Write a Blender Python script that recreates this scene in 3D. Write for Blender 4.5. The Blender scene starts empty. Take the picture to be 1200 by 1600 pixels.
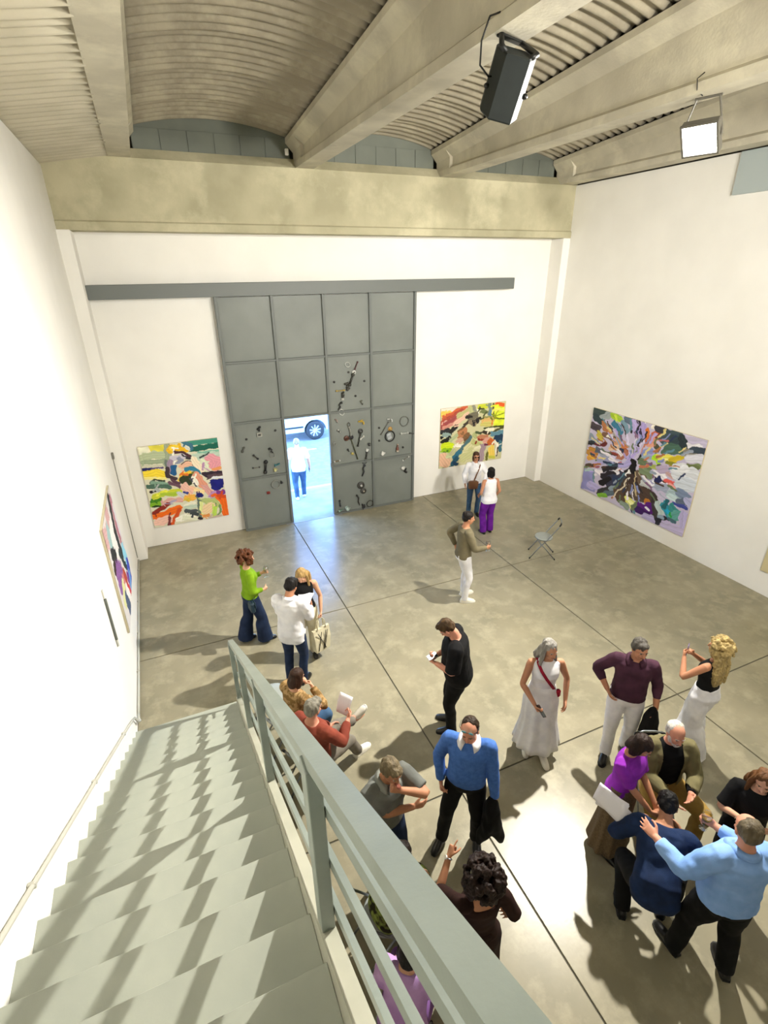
import bpy, bmesh, math, random
import numpy as np
from mathutils import Vector, Matrix, noise

random.seed(7)
rng = np.random.default_rng(7)
S = bpy.context.scene
COL = S.collection
PI = math.pi
R = math.radians

# ------------------------------------------------------------------ camera
EYE = Vector((0.0, 0.0, 5.5))
yaw, pit, rol, FPX = R(23.219), R(25.144), R(-0.687), 799.0
fw = Vector((math.sin(yaw)*math.cos(pit), math.cos(yaw)*math.cos(pit), -math.sin(pit)))
r0 = Vector((math.cos(yaw), -math.sin(yaw), 0)); u0 = r0.cross(fw)
rr = r0*math.cos(rol) + u0*math.sin(rol); uu = -r0*math.sin(rol) + u0*math.cos(rol)
cam = bpy.data.cameras.new('camera'); co = bpy.data.objects.new('camera', cam); COL.objects.link(co)
cam.sensor_fit = 'VERTICAL'; cam.sensor_height = 32.0; cam.sensor_width = 24.0
cam.lens = FPX*32.0/1600.0; cam.clip_start = 0.02; cam.clip_end = 200
co.matrix_world = Matrix(((rr.x, uu.x, -fw.x, EYE.x), (rr.y, uu.y, -fw.y, EYE.y), (rr.z, uu.z, -fw.z, EYE.z), (0, 0, 0, 1)))
S.camera = co

# ------------------------------------------------------------------ sky and exposure
world = bpy.data.worlds.new('sky'); S.world = world; world.use_nodes = True
wn = world.node_tree; wn.nodes.clear()
wo = wn.nodes.new('ShaderNodeOutputWorld'); wb = wn.nodes.new('ShaderNodeBackground'); ws = wn.nodes.new('ShaderNodeTexSky')
ws.sky_type = 'NISHITA'; ws.sun_disc = False; ws.sun_elevation = R(40); ws.sun_rotation = R(200); ws.air_density = 1.2; ws.ozone_density = 1.5
wb.inputs['Strength'].default_value = 3.1
wt = wn.nodes.new('ShaderNodeMix'); wt.data_type = 'RGBA'; wt.blend_type = 'MULTIPLY'; wt.inputs[0].default_value = 1.0
wt.inputs[7].default_value = (.62, .84, 1.22, 1)        # camera balanced for the warm lamps: daylight turns blue
wn.links.new(ws.outputs[0], wt.inputs[6]); wn.links.new(wt.outputs[2], wb.inputs[0]); wn.links.new(wb.outputs[0], wo.inputs[0])
S.view_settings.view_transform = 'Standard'; S.view_settings.look = 'None'
S.view_settings.gamma = 1.0; S.view_settings.use_curve_mapping = False
S.view_settings.exposure = 0.15
S.cycles.use_denoising = True
S.cycles.max_bounces = 10; S.cycles.diffuse_bounces = 7; S.cycles.sample_clamp_indirect = 8
LAMP_COL = (1.0, 0.955, 0.87)
# floodlights: position, aim, watts, beam angle; the lamps themselves are built further down
FLOODS = [((6.2, 5.1, 6.84), (.8, 3.2, 2.0), 4500.0, 124, 'white-hot square floodlight glowing on the concrete beam near the white wall'),
          ((6.2, 0.4, 6.84), (4.6, 11.3, 4.2), 2500.0, 84, 'square floodlight hung on the lamp beam, aimed at the steel door wall'),
          ((3.2, -1.4, 6.84), (9.5, 5.6, 3.6), 2700.0, 88, 'added fill floodlight out of view under the loudspeaker beam, aimed at the right wall'),  # out of view, added as fill to brighten the right wall
          ((4.6, -4.6, 5.3), (4.6, 6.5, 8.3), 4000.0, 90, 'added unseen fill floodlight at the rear of the hall, aimed up at the roof')]  # unseen uplight, added only to brighten roof beams and sheets

# ------------------------------------------------------------------ helpers
def tag(o, label=None, cat=None, group=None, kind=None):
    if label: o['label'] = label
    if cat: o['category'] = cat
    if group: o['group'] = group
    if kind: o['kind'] = kind
    return o

def empty(name, loc=(0, 0, 0), rz=0.0):
    o = bpy.data.objects.new(name, None); COL.objects.link(o); o.location = loc; o.rotation_euler = (0, 0, rz)
    o.empty_display_size = 0.1
    return o

def hexc(h):
    c = [int(h[i:i+2], 16)/255 for i in (0, 2, 4)]
    return tuple(x/12.92 if x <= .04045 else ((x+.055)/1.055)**2.4 for x in c)

MATS = {}
def mat(name, col, rough=0.6, metal=0.0, col2=None, nscale=4.0, ndetail=5.0, lo=0.35, hi=0.65, bump=0.0, bscale=60.0, spec=0.5, stretch=None, col3=None, n3=1.0, sheen=0.0):
    if name in MATS: return MATS[name]
    if isinstance(col, str): col = hexc(col)
    if isinstance(col2, str): col2 = hexc(col2)
    if isinstance(col3, str): col3 = hexc(col3)
    m = bpy.data.materials.new(name); m.use_nodes = True
    nt = m.node_tree; b = nt.nodes['Principled BSDF']
    b.inputs['Base Color'].default_value = (*col, 1); b.inputs['Roughness'].default_value = rough
    b.inputs['Metallic'].default_value = metal; b.inputs['Specular IOR Level'].default_value = spec
    if sheen: b.inputs['Sheen Weight'].default_value = sheen
    m.diffuse_color = (*col, 1)
    vec = None
    if col2 or bump:
        tc = nt.nodes.new('ShaderNodeTexCoord'); vec = tc.outputs['Object']
        if stretch:
            mp = nt.nodes.new('ShaderNodeMapping'); mp.inputs['Scale'].default_value = stretch
            nt.links.new(vec, mp.inputs[0]); vec = mp.outputs[0]
    if col2:
        n = nt.nodes.new('ShaderNodeTexNoise'); n.inputs['Scale'].default_value = nscale; n.inputs['Detail'].default_value = ndetail
        nt.links.new(vec, n.inputs['Vector'])
        rp = nt.nodes.new('ShaderNodeValToRGB'); rp.color_ramp.elements[0].position = lo; rp.color_ramp.elements[1].position = hi
        rp.color_ramp.elements[0].color = (*col, 1); rp.color_ramp.elements[1].color = (*col2, 1)
        nt.links.new(n.outputs['Fac'], rp.inputs[0]); src = rp.outputs[0]
        if col3:
            n2 = nt.nodes.new('ShaderNodeTexNoise'); n2.inputs['Scale'].default_value = n3; n2.inputs['Detail'].default_value = 6; n2.inputs['Roughness'].default_value = .65
            nt.links.new(vec, n2.inputs['Vector'])
            r2 = nt.nodes.new('ShaderNodeValToRGB'); r2.color_ramp.elements[0].position = .48; r2.color_ramp.elements[1].position = .66
            mx = nt.nodes.new('ShaderNodeMix'); mx.data_type = 'RGBA'
            nt.links.new(n2.outputs['Fac'], r2.inputs[0]); nt.links.new(r2.outputs[0], mx.inputs[0])
            nt.links.new(src, mx.inputs[6]); mx.inputs[7].default_value = (*col3, 1); src = mx.outputs[2]
        nt.links.new(src, b.inputs['Base Color'])
    if bump:
        n = nt.nodes.new('ShaderNodeTexNoise'); n.inputs['Scale'].default_value = bscale; n.inputs['Detail'].default_value = 4
        nt.links.new(vec, n.inputs['Vector'])
        bp = nt.nodes.new('ShaderNodeBump'); bp.inputs['Strength'].default_value = bump; bp.inputs['Distance'].default_value = 0.01
        nt.links.new(n.outputs['Fac'], bp.inputs['Height']); nt.links.new(bp.outputs[0], b.inputs['Normal'])
    MATS[name] = m
    return m

def V(*a): return Vector(a)

class MB:
    """collects boxes, tubes, lofts ... and links them as one mesh object"""
    def __init__(s): s.v = []; s.f = []; s.mi = []; s.cur = 0
    def add(s, vs, fs):
        o = len(s.v); s.v += [tuple(p) for p in vs]; s.f += [tuple(i+o for i in f) for f in fs]; s.mi += [s.cur]*len(fs); return s
    def box(s, lo, hi, M=None):
        x0, y0, z0 = lo; x1, y1, z1 = hi
        vs = [V(x0,y0,z0),V(x1,y0,z0),V(x1,y1,z0),V(x0,y1,z0),V(x0,y0,z1),V(x1,y0,z1),V(x1,y1,z1),V(x0,y1,z1)]
        if M: vs = [M @ p for p in vs]
        return s.add(vs, [(3,2,1,0),(4,5,6,7),(0,1,5,4),(1,2,6,5),(2,3,7,6),(3,0,4,7)])
    def bbox(s, lo, hi, b=0.004, M=None):
        """box with chamfered edges (octagonal in plan, inset top and bottom)"""
        x0, y0, z0 = lo; x1, y1, z1 = hi
        def ring(z, d): return [V(x0+d+b,y0+d,z),V(x1-d-b,y0+d,z),V(x1-d,y0+d+b,z),V(x1-d,y1-d-b,z),V(x1-d-b,y1-d,z),V(x0+d+b,y1-d,z),V(x0+d,y1-d-b,z),V(x0+d,y0+d+b,z)]
        vs = ring(z0, b)+ring(z0+b, 0)+ring(z1-b, 0)+ring(z1, b)
        if M: vs = [M @ p for p in vs]
        fs = [tuple(range(7, -1, -1)), tuple(range(24, 32))]
        for k in range(3):
            for i in range(8): j = (i+1) % 8; fs.append((k*8+i, k*8+j, k*8+8+j, k*8+8+i))
        return s.add(vs, fs)
    def rings(s, rgs, cap=True):
        n = len(rgs[0]); vs = [p for r in rgs for p in r]; fs = []
        for k in range(len(rgs)-1):
            for i in range(n):
                j = (i+1) % n; fs.append((k*n+i, k*n+j, (k+1)*n+j, (k+1)*n+i))
        if cap: fs += [tuple(range(n-1, -1, -1)), tuple(range((len(rgs)-1)*n, len(rgs)*n))]
        return s.add(vs, fs)
    def tube(s, pts, r, n=8, closed=False, ref=None):
        pts = [Vector(p) for p in pts]; m = len(pts); rs = r if isinstance(r, (list, tuple)) else [r]*m
        rg = []; up = Vector(ref) if ref else None
        for i, p in enumerate(pts):
            if closed: t = pts[(i+1) % m]-pts[i-1]
            else: t = pts[min(i+1, m-1)]-pts[max(i-1, 0)]
            t.normalize()
            if up is None or abs(up.dot(t)) > .97: up = Vector((0, 0, 1)) if abs(t.z) < .9 else Vector((1, 0, 0))
            a = t.cross(up).normalized(); b = a.cross(t).normalized(); up = b
            rg.append([p+(a*math.cos(2*PI*k/n)+b*math.sin(2*PI*k/n))*rs[i] for k in range(n)])
        if closed:
            vs = [q for g in rg for q in g]; fs = []
            for k in range(m):
                for i in range(n):
                    j = (i+1) % n; k2 = (k+1) % m; fs.append((k*n+i, k*n+j, k2*n+j, k2*n+i))
            return s.add(vs, fs)
        return s.rings(rg)
    def lathe(s, prof, n=16, M=None, cap=True):
        rg = [[V(r*math.cos(2*PI*i/n), r*math.sin(2*PI*i/n), z) for i in range(n)] for r, z in prof]
        if M: rg = [[M @ p for p in g] for g in rg]
        return s.rings(rg, cap)
    def ell(s, c, r, n=14, m=9, M=None):
        prof = []
        c = Vector(c); vs = []; fs = []
        for k in range(1, m):
            a = PI*k/m
            for i in range(n):
                b = 2*PI*i/n; vs.append(V(c.x+r[0]*math.sin(a)*math.cos(b), c.y+r[1]*math.sin(a)*math.sin(b), c.z-r[2]*math.cos(a)))
        vs += [V(c.x, c.y, c.z-r[2]), V(c.x, c.y, c.z+r[2])]; B = len(vs)-2; T = B+1
        for k in range(m-2):
            for i in range(n):
                j = (i+1) % n; fs.append((k*n+i, k*n+j, (k+1)*n+j, (k+1)*n+i))
        for i in range(n):
            j = (i+1) % n; fs.append((B, j, i)); fs.append(((m-2)*n+i, (m-2)*n+j, T))
        if M: vs = [M @ p for p in vs]
        return s.add(vs, fs)
    def prism(s, poly, axis, a, b):
        """polygon in the plane across axis, extruded from a to b"""
        n = len(poly)
        def P(p, t):
            if axis == 'x': return V(t, p[0], p[1])
            if axis == 'y': return V(p[0], t, p[1])
            return V(p[0], p[1], t)
        vs = [P(p, a) for p in poly]+[P(p, b) for p in poly]
        fs = [tuple(range(n-1, -1, -1)), tuple(range(n, 2*n))]+[(i, (i+1) % n, n+(i+1) % n, n+i) for i in range(n)]
        return s.add(vs, fs)
    def mesh(s, name):
        me = bpy.data.meshes.new(name); me.from_pydata(s.v, [], s.f); 
        if any(s.mi): me.polygons.foreach_set('material_index', s.mi)
        bm = bmesh.new(); bm.from_mesh(me); bmesh.ops.recalc_face_normals(bm, faces=bm.faces); bm.to_mesh(me); bm.free()
        return me
    def build(s, name, m, parent=None, smooth=False, loc=None):
        me = s.mesh(name)
        for q in (m if isinstance(m, (list, tuple)) else [m]): me.materials.append(q)
        if smooth: me.shade_smooth() if smooth == 2 else me.polygons.foreach_set('use_smooth', [True]*len(me.polygons))
        o = bpy.data.objects.new(name, me); COL.objects.link(o)
        if parent: o.parent = parent
        if loc: o.location = loc
        return o

def shared(name, me, parent=None, loc=(0, 0, 0), rot=(0, 0, 0)):
    o = bpy.data.objects.new(name, me); COL.objects.link(o); o.location = loc; o.rotation_euler = rot
    if parent: o.parent = parent
    return o

def struct(o): o['kind'] = 'structure'; return o

# ------------------------------------------------------------------ materials of the place
M_WALL = mat('white_plaster', (.83, .815, .77), .75, col2=(.79, .775, .73), nscale=1.3, bump=.08, bscale=25)
M_FLOOR = mat('polished_concrete', '979079', .27, col2='88836e', nscale=1.6, ndetail=12, lo=.36, hi=.66, bump=.03, bscale=30, spec=.30, col3='a19a82', n3=3.4)
M_JOINT = mat('joint_filler', '4f4c40', .8)
M_CONC = mat('beam_concrete', 'b5af92', .85, col2='a19c80', nscale=1.6, ndetail=8, bump=.25, bscale=35, col3='c4bea0', n3=.9)
M_CONC2 = mat('roof_beam_concrete', 'c4beaa', .85, col2='b0aa98', nscale=1.8, ndetail=8, bump=.25, bscale=30, col3='d2ccb6', n3=1.1)
M_SHEET = mat('fibre_cement', 'a39b88', .9, col2='948c7a', nscale=1.2, ndetail=8, bump=.15, bscale=50, col3='afa792', n3=2.0)
M_INFILL = mat('grey_infill_board', '70756b', .7, col2='666b62', nscale=2)
M_DOOR = mat('grey_door_steel', '7b807b', .5, col2='717671', nscale=1.4, bump=.05, bscale=40)
M_DBAR = mat('grey_door_frame', '666b68', .5)
M_STAIR = mat('stair_paint', 'a8aca0', .42, col2='9da297', nscale=3, bump=.04, bscale=80)
M_RAIL = mat('railing_paint', '8d968f', .33, col2='838c85', nscale=4, bump=.05, bscale=60)
M_PIPE = mat('conduit_grey', 'b9b8ae', .45)
M_ROOF = mat('roof_outer', '6d6a60', .9)
M_BLACK = mat('black_plastic', '141513', .45)
M_STEEL = mat('tube_steel', '8b9092', .35, .8)
M_WHITE = mat('white_plastic', 'e8e6de', .5)
M_PAVE = mat('pavement', '9d9fa3', .85, col2='8c8f94', nscale=3, ndetail=8)
M_ROAD = mat('asphalt', '8b9097', .85, col2='7c828a', nscale=6, ndetail=9, bump=.1, bscale=90)
M_PAPER = mat('paper', 'eceaf0', .7)
M_GLASS = bpy.data.materials.new('clear_glass'); M_GLASS.use_nodes = True
_nt = M_GLASS.node_tree; _nt.nodes.clear()
_t = _nt.nodes.new('ShaderNodeBsdfTransparent'); _g = _nt.nodes.new('ShaderNodeBsdfGlossy'); _x = _nt.nodes.new('ShaderNodeMixShader'); _o = _nt.nodes.new('ShaderNodeOutputMaterial')
_g.inputs['Roughness'].default_value = .05; _x.inputs[0].default_value = .22; _t.inputs[0].default_value = (.92, .95, .95, 1)
_nt.links.new(_t.outputs[0], _x.inputs[1]); _nt.links.new(_g.outputs[0], _x.inputs[2]); _nt.links.new(_x.outputs[0], _o.inputs[0])

# ------------------------------------------------------------------ the room
XL, XR, YB, YN = -1.10, 9.56, 11.28, -7.0      # left wall, right wall, door wall, wall behind the stairs
YP = 10.87                                     # front of the corner piers and of the long beam

# floor: slabs with saw-cut joints
fl = struct(MB().box((XL-.3, YN-.3, -.3), (XR+.3, YB+.02, -.012)).build('floor', M_JOINT))
jx = [XL, 2.37, 5.98, XR]; jy = [YN, -4.4, -.5, 3.40, 7.31, YB]
for i in range(3):
    for j in range(5):
        w, d = jx[i+1]-jx[i]-.016, jy[j+1]-jy[j]-.016
        o = MB().bbox((jx[i]+.008, jy[j]+.008, -.05), (jx[i+1]-.008, jy[j+1]-.008, 0), .004).build('slab', M_FLOOR, fl)

# walls
struct(MB().box((XL-.3, YN-.3, -.3), (XL, YB+.3, 7.075)).build('wall_left', M_WALL))
struct(MB().box((XR, YN-.3, -.3), (XR+.3, YB+.3, 7.24)).build('wall_right', M_WALL))
struct(MB().box((XL, YN-.3, 0), (XR, YN, 8.6)).build('wall_rear', M_WALL))
wb_ = MB()
wb_.box((XL, YB, 0), (2.2, YB+.3, 2.7)); wb_.box((3.62, YB, 0), (XR, YB+.3, 2.7)); wb_.box((XL, YB, 2.7), (XR, YB+.3, 6.4))
struct(wb_.build('wall_back', M_WALL))
struct(MB().bbox((XL-.05, YP-.16, 0), (-.90, YB+.02, 6.18), .01).build('trim_1', M_WALL))     # pier in the left corner
struct(MB().bbox((9.36, YP-.02, 0), (XR+.05, YB+.02, 6.18), .01).build('trim_2', M_WALL))     # pier in the right corner

# long beam over the door wall
bm_ = MB().prism([(YB+.3, 6.18), (YP-.03, 6.18), (YP-.03, 6.305), (YP, 6.33), (YP, 7.24), (YP+.16, 7.40), (YB+.3, 7.40)], 'x', -3.28, XR+.05)
tag(bm_.build('concrete_beam', M_CONC), 'long concrete lintel beam across the whole wall above the grey sliding door', 'beam')

# gable roof beams with barrel roof sheets between them
RS, YPK = .070, 2.0
def ztop(y): return 7.73+RS*(YP-max(y, 2*YPK-y))
beam_x = [.05, 3.16, 6.17, 9.27, -3.0]
beam_lab = ['concrete roof beam with flat soffit above the top of the stairs', 'concrete roof beam carrying the black loudspeaker',
            'concrete roof beam carrying the glowing floodlight', 'concrete roof beam along the top of the right white wall', 'concrete roof beam beyond the top of the left white wall']
def ibeam_ring(x, y, solid=0.0):
    zt = ztop(y); zb = 7.245
    w1, w2, w3 = .172, .10+.06*solid, .29
    pr = [(w1, zb), (w1, zb+.10), (w2, zb+.15), (w2, zt-.22), (w3-.02, zt-.10), (w3, zt-.08), (w3, zt)]
    return [V(x+a, y, z) for a, z in pr]+[V(x-a, y, z) for a, z in reversed(pr)]
for i, x in enumerate(beam_x):
    b = MB(); b.rings([ibeam_ring(x, y, s) for y, s in ((YP+.18, 1), (YP-.35, 1), (YP-.36, 0), (8, 0), (5, 0), (YPK, 0), (-1, 0), (YN, 0))])
    tag(b.build('roof_beam', M_CONC2), beam_lab[i], 'beam', 'roof beams')

PITCH, AMP, RISE = .18, .026, .17
bays = [(-2.72, -.22), (.33, 2.89), (3.43, 5.90), (6.44, 9.0)]
NW = 6; L = PITCH*NW
def sheet_mesh(x0, x1, sgn):
    nx, ny = 20, NW*8
    vs = []; fs = []
    full0, full1 = (x0, x1) if x1-x0 > 1.5 else (x1-2.5, x1)
    for t in (0, 1):
        for j in range(ny+5):
            yy = -j*PITCH/8
            for i in range(nx+1):
                x = x0-.04+(x1-x0+.08)*i/nx; u = (x-full0)/(full1-full0)*2-1
                vs.append((x, yy, RISE*(1-u*u)+AMP*math.cos(2*PI*j/8)-.07*yy*sgn+.03+t*.012+j*.00006*8))
    n = nx+1; m = ny+5; o = n*m
    for j in range(m-1):
        for i in range(nx):
            a = j*n+i; fs.append((a, a+1, a+n+1, a+n)); fs.append((o+a+n, o+a+n+1, o+a+1, o+a))
    for j in range(m-1): fs.append((j*n, j*n+n, o+j*n+n, o+j*n)); fs.append((j*n+nx, o+j*n+nx, o+j*n+n+nx, j*n+n+nx))
    for i in range(nx): fs.append((i, o+i, o+i+1, i+1)); fs.append(((m-1)*n+i, (m-1)*n+i+1, o+(m-1)*n+i+1, o+(m-1)*n+i))
    me = bpy.data.meshes.new('sheet'); me.from_pydata(vs, [], fs); me.materials.append(M_SHEET)
    bm = bmesh.new(); bm.from_mesh(me); bmesh.ops.recalc_face_normals(bm, faces=bm.faces); bm.to_mesh(me); bm.free()
    me.polygons.foreach_set('use_smooth', [True]*len(me.polygons)); me.update(); return me
ceil = struct(MB().box((-3.4, YN-.4, 8.95), (XR+.4, YB+.4, 9.1)).build('ceiling', M_ROOF))
def flat_sheet():
    # lower corrugated sheet over the left edge of the hall, falling gently towards the outer wall
    nx, ny = 6, NW*8; vs = []; fs = []
    for t in (0, 1):
        for j in range(ny+5):
            for i in range(nx+1):
                x = -3.2+(3.2-.10)*i/nx; vs.append((x, -j*PITCH/8, (x+.13)*.16+.030*math.cos(2*PI*j/8)+t*.012+j*.0004))
    n = nx+1; m = ny+5; o = n*m
    for j in range(m-1):
        for i in range(nx):
            a = j*n+i; fs.append((a, a+1, a+n+1, a+n)); fs.append((o+a+n, o+a+n+1, o+a+1, o+a))
        fs.append((j*n, j*n+n, o+j*n+n, o+j*n)); fs.append((j*n+nx, o+j*n+nx, o+j*n+n+nx, j*n+n+nx))
    me = bpy.data.meshes.new('sheet'); me.from_pydata(vs, [], fs); me.materials.append(M_SHEET2)
    bm = bmesh.new(); bm.from_mesh(me); bmesh.ops.recalc_face_normals(bm, faces=bm.faces); bm.to_mesh(me); bm.free()
    me.polygons.foreach_set('use_smooth', [True]*len(me.polygons)); me.update(); return me
M_SHEET2 = mat('pale_fibre_cement', 'c2bba6', .9, col2='b2ab96', nscale=1.2, ndetail=8, bump=.15, bscale=50)
fsm = flat_sheet(); y = YP+.12
while y > YN-.5: shared('sheet', fsm, ceil, (0, y, 7.262)); y -= L
for x0, x1 in bays[1:]:
    up, dn = sheet_mesh(x0, x1, 1), sheet_mesh(x0, x1, -1)
    y = YB+.05
    while y > YN-.5:
        shared('sheet', up if y > YPK else dn, ceil, (0, y, ztop(y)))
        y -= L
# roof edge skirts that keep the sky out
for lo, hi in (((-3.4, YN-.4, -.3), (-3.28, YB+.4, 9.0)), ((XR+.28, YN-.4, 7.2), (XR+.4, YB+.4, 9.0)), ((-3.4, YB+.3, 6.2), (XR+.4, YB+.42, 9.0)), ((-3.4, YB+.3, -.3), (XL-.28, YB+.42, 6.25)), ((-3.4, YN-.42, -.3), (XL-.28, YN-.3, 7.25)), ((-3.4, YN-.42, 7.2), (XR+.4, YN-.3, 9.0))):
    MB().box(lo, hi).build('roof_edge', M_ROOF, ceil)
# infill boards between the beam ends
inf = struct(MB().box((-3.28, YB+.0, 7.38), (XR, YB+.1, 8.35)).build('wall_infill', M_ROOF))
for x0, x1 in bays:
    n = max(2, round((x1-x0)/.40)); w = (x1-x0+.1)/n
    for k in range(n):
        a = x0-.05+k*w
        MB().bbox((a+.006, YP+.20, 7.395), (a+w-.006, YP+.225, 7.71), .003).build('board', M_INFILL, inf)
    MB().box((x0-.05, YP+.215, 7.39), (x1+.05, YP+.235, 8.20)).build('backing_board', M_INFILL, inf)
tag(MB().bbox((2.80, YP-.06, 7.42), (2.86, YP-.01, 7.52), .008).build('junction_box', M_WHITE), 'small white junction box at the end of a roof beam above the lintel', 'junction box')

# ------------------------------------------------------------------ sliding steel door
door = empty('door_1', (0, 0, 0)); struct(door)
DX = [1.27, 2.36, 3.44, 4.50, 5.60]; DZ = [0.02, 1.29, 2.58, 3.84, 5.10]; DY = 11.17
for i in range(4):
    for j in range(4):
        if i == 1 and j < 2: continue
        MB().bbox((DX[i]+.012, DY-.012, DZ[j]+.012), (DX[i+1]-.012, DY+.03, DZ[j+1]-.012), .006).build('panel', M_DOOR, door)
for i, x in enumerate(DX):
    MB().bbox((x-.028, DY-.062, .015), (x+.028, DY+.03, 5.11), .005).build('frame_bar', M_DBAR, door)
for j, z in enumerate(DZ[:-1]):
    for i in range(4):
        if i == 1 and j < 2: continue
        MB().bbox((DX[i]+.026, DY-.055, z-.022), (DX[i+1]-.026, DY+.02, z+.024), .005).build('frame_bar', M_DBAR, door)
MB().bbox((DX[1]+.02, DY-.04, 2.57), (DX[2]-.02, DY+.03, 2.60), .004).build('frame_bar', M_DBAR, door)
MB().bbox((DX[2]-.05, DY-.075, 1.28), (DX[2]-.01, DY-.045, 1.40), .005).build('lock_case', M_STEEL, door)
tag(MB().bbox((-.90, 11.06, 5.10), (8.22, YB-.002, 5.345), .008).build('door_track', M_DBAR), 'long grey steel track box the sliding door hangs from', 'door track')
struct(MB().box((2.2, YB-.2, -.02), (3.62, YB+.35, .004)).build('trim_3', M_PAVE))           # door sill

# small fittings
tag(MB().bbox((XR-.14, YP-.045, 2.60), (XR-.06, YP-.018, 2.72), .008).build('wall_sensor', M_WHITE), 'small white alarm sensor on the white corner pier by the big painting', 'sensor')
vp = MB().bbox((XR-.05, 4.2, 6.62), (XR+.004, 6.98, 7.24), .006)
tag(vp.build('wall_panel', mat('pale_blue_grey', 'aab4b4', .5)), 'pale blue-grey panel high on the right white wall under the roof beam', 'panel')

# conduits along the left wall
cp = empty('conduit_pipe', (XL, 6, 0)); tag(cp, 'thin grey conduit running along the foot of the left wall and up beside the stairs', 'pipe')
STAIR = lambda y: (5.93-y)*.644
def loc_tube(name, pts, r, par, m): 
    o = MB().tube([Vector(p)-par.location for p in pts], r, 8).build(name, m, par, True); return o
loc_tube('floor_run', [(XL+.025, 10.65, .06), (XL+.025, 6.5, .06), (XL+.025, 6.1, .06)], .016, cp, M_PIPE)
loc_tube('elbow', [(XL+.025, 6.1, .06), (XL+.03, 6.0, .07), (XL+.05, 5.92, .10), (XL+.04, 5.85, .16), (XL+.025, 5.78, .30)], .016, cp, M_PIPE)
loc_tube('stair_run', [(XL+.025, 5.78, .30)]+[(XL+.025, y, STAIR(y)+.22) for y in (5.4, 3, 0, -.9)], .014, cp, M_PIPE)
for y in (5.0, 3.6, 2.2, 1.0): MB().bbox((.001, y-6-.012, STAIR(y)+.200), (.040, y-6+.012, STAIR(y)+.240), .004).build('clip', M_PIPE, cp)
for y in (10.2, 9.0, 8.0, 7.0): MB().bbox((.001, y-6-.012, .040), (.040, y-6+.012, .080), .004).build('clip', M_PIPE, cp)
c2 = empty('wall_cable', (XL, YP-.2, 0)); tag(c2, 'thin dark cable with a small switch box dropping down the left corner pier', 'cable')
loc_tube('cable', [(XL+.012, YP-.20, 2.3), (XL+.012, YP-.20, .1)], .008, c2, mat('cable_grey', '8c8a80', .6))
MB().bbox((.0, -.05, 2.3), (.04, .03, 2.42), .005).build('switch_box', mat('switch_grey', '77756c', .5), c2)
st = empty('wall_stick', (XL, 6.14, 0)); tag(st, 'slim dark wooden stick with pale ends hung upright on the left wall', 'sculpture')
MB().bbox((.001, -.016, 1.30), (.03, .016, 1.93), .008).build('shaft', mat('dark_wood', '62665f', .5), st)
MB().bbox((.002, -.014, 1.93), (.026, .014, 2.06), .008).build('tip', M_WHITE, st); MB().bbox((.002, -.014, 1.20), (.026, .014, 1.30), .008).build('tip', M_PIPE, st)

# ------------------------------------------------------------------ stairs
sta = empty('staircase', (0, 0, 0)); tag(sta, 'steep grey-green painted steel staircase against the left white wall', 'staircase')
RUN, RISEH, Y0 = .272, .1752, 5.93
NST = 25
tb = MB()
tb.bbox((XL+.012, -.300, -.006), (.188, .0, 0), .002)                       # tread plate, folded nosing in front
tb.box((XL+.012, -.004, -.045), (.188, 0, -.004))
tm = tb.mesh('tread'); tm.materials.append(M_STAIR)
rm = MB().box((XL+.012, -.302, -.002), (.188, -.297, RISEH-.03)).mesh('riser'); rm.materials.append(M_STAIR)
for i in range(1, NST+1):
    y, z = Y0-i*RUN, i*RISEH
    shared('tread', tm, sta, (0, y, z))
    if i < NST: shared('riser', rm, sta, (0, y+.03, z))
rm0 = MB().box((XL+.012, Y0-RUN-.008, 0), (.188, Y0-RUN-.003, RISEH-.03)).build('riser', M_STAIR, sta)
def slope_box(x0, x1, d0, d1, ya, yb):
    """bar parallel to the flight, d0..d1 above the nosing line"""
    b = MB(); f = lambda y: (Y0-y)*.644
    return b.rings([[V(x0, y, f(y)+d0), V(x1, y, f(y)+d0), V(x1, y, f(y)+d1), V(x0, y, f(y)+d1)] for y in (ya, yb)])
YE = -.9
slope_box(.190, .252, -.22, .085, Y0-.31, YE).build('stringer', mat('stringer_paint', 'b3b2a2', .45, col2='a8a898', nscale=3), sta)
slope_box(XL+.002, XL+.012, -.2, .14, Y0-.29, YE).build('wall_stringer', M_WALL, sta)
def frail(y): return (Y0-y)*.644
rail = empty('stair_railing', (0, 0, 0)); tag(rail, 'grey steel stair railing with a broad flat handrail and three sloping bars', 'railing')
slope_box(.208, .270, .985, 1.045, 5.62, YE).build('handrail', M_RAIL, rail)
for d in (.795, .515, .225): slope_box(.252, .275, d-.060, d, 5.56, YE).build('bar', M_RAIL, rail)
for y in (5.52, 4.07, 2.66, 1.15, -.35):
    MB().bbox((.198, y-.04, frail(y)+.03), (.250, y+.04, frail(y)+1.0), .003).build('post', M_RAIL, rail)
# landing at the head of the stairs
ld = NST*RISEH
tag(MB().box((XL+.002, YN+.002, ld-.14), (2.2, Y0-NST*RUN-.28, ld-.005)).build('landing', M_STAIR), 'grey landing slab at the head of the stairs', 'landing')

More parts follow.
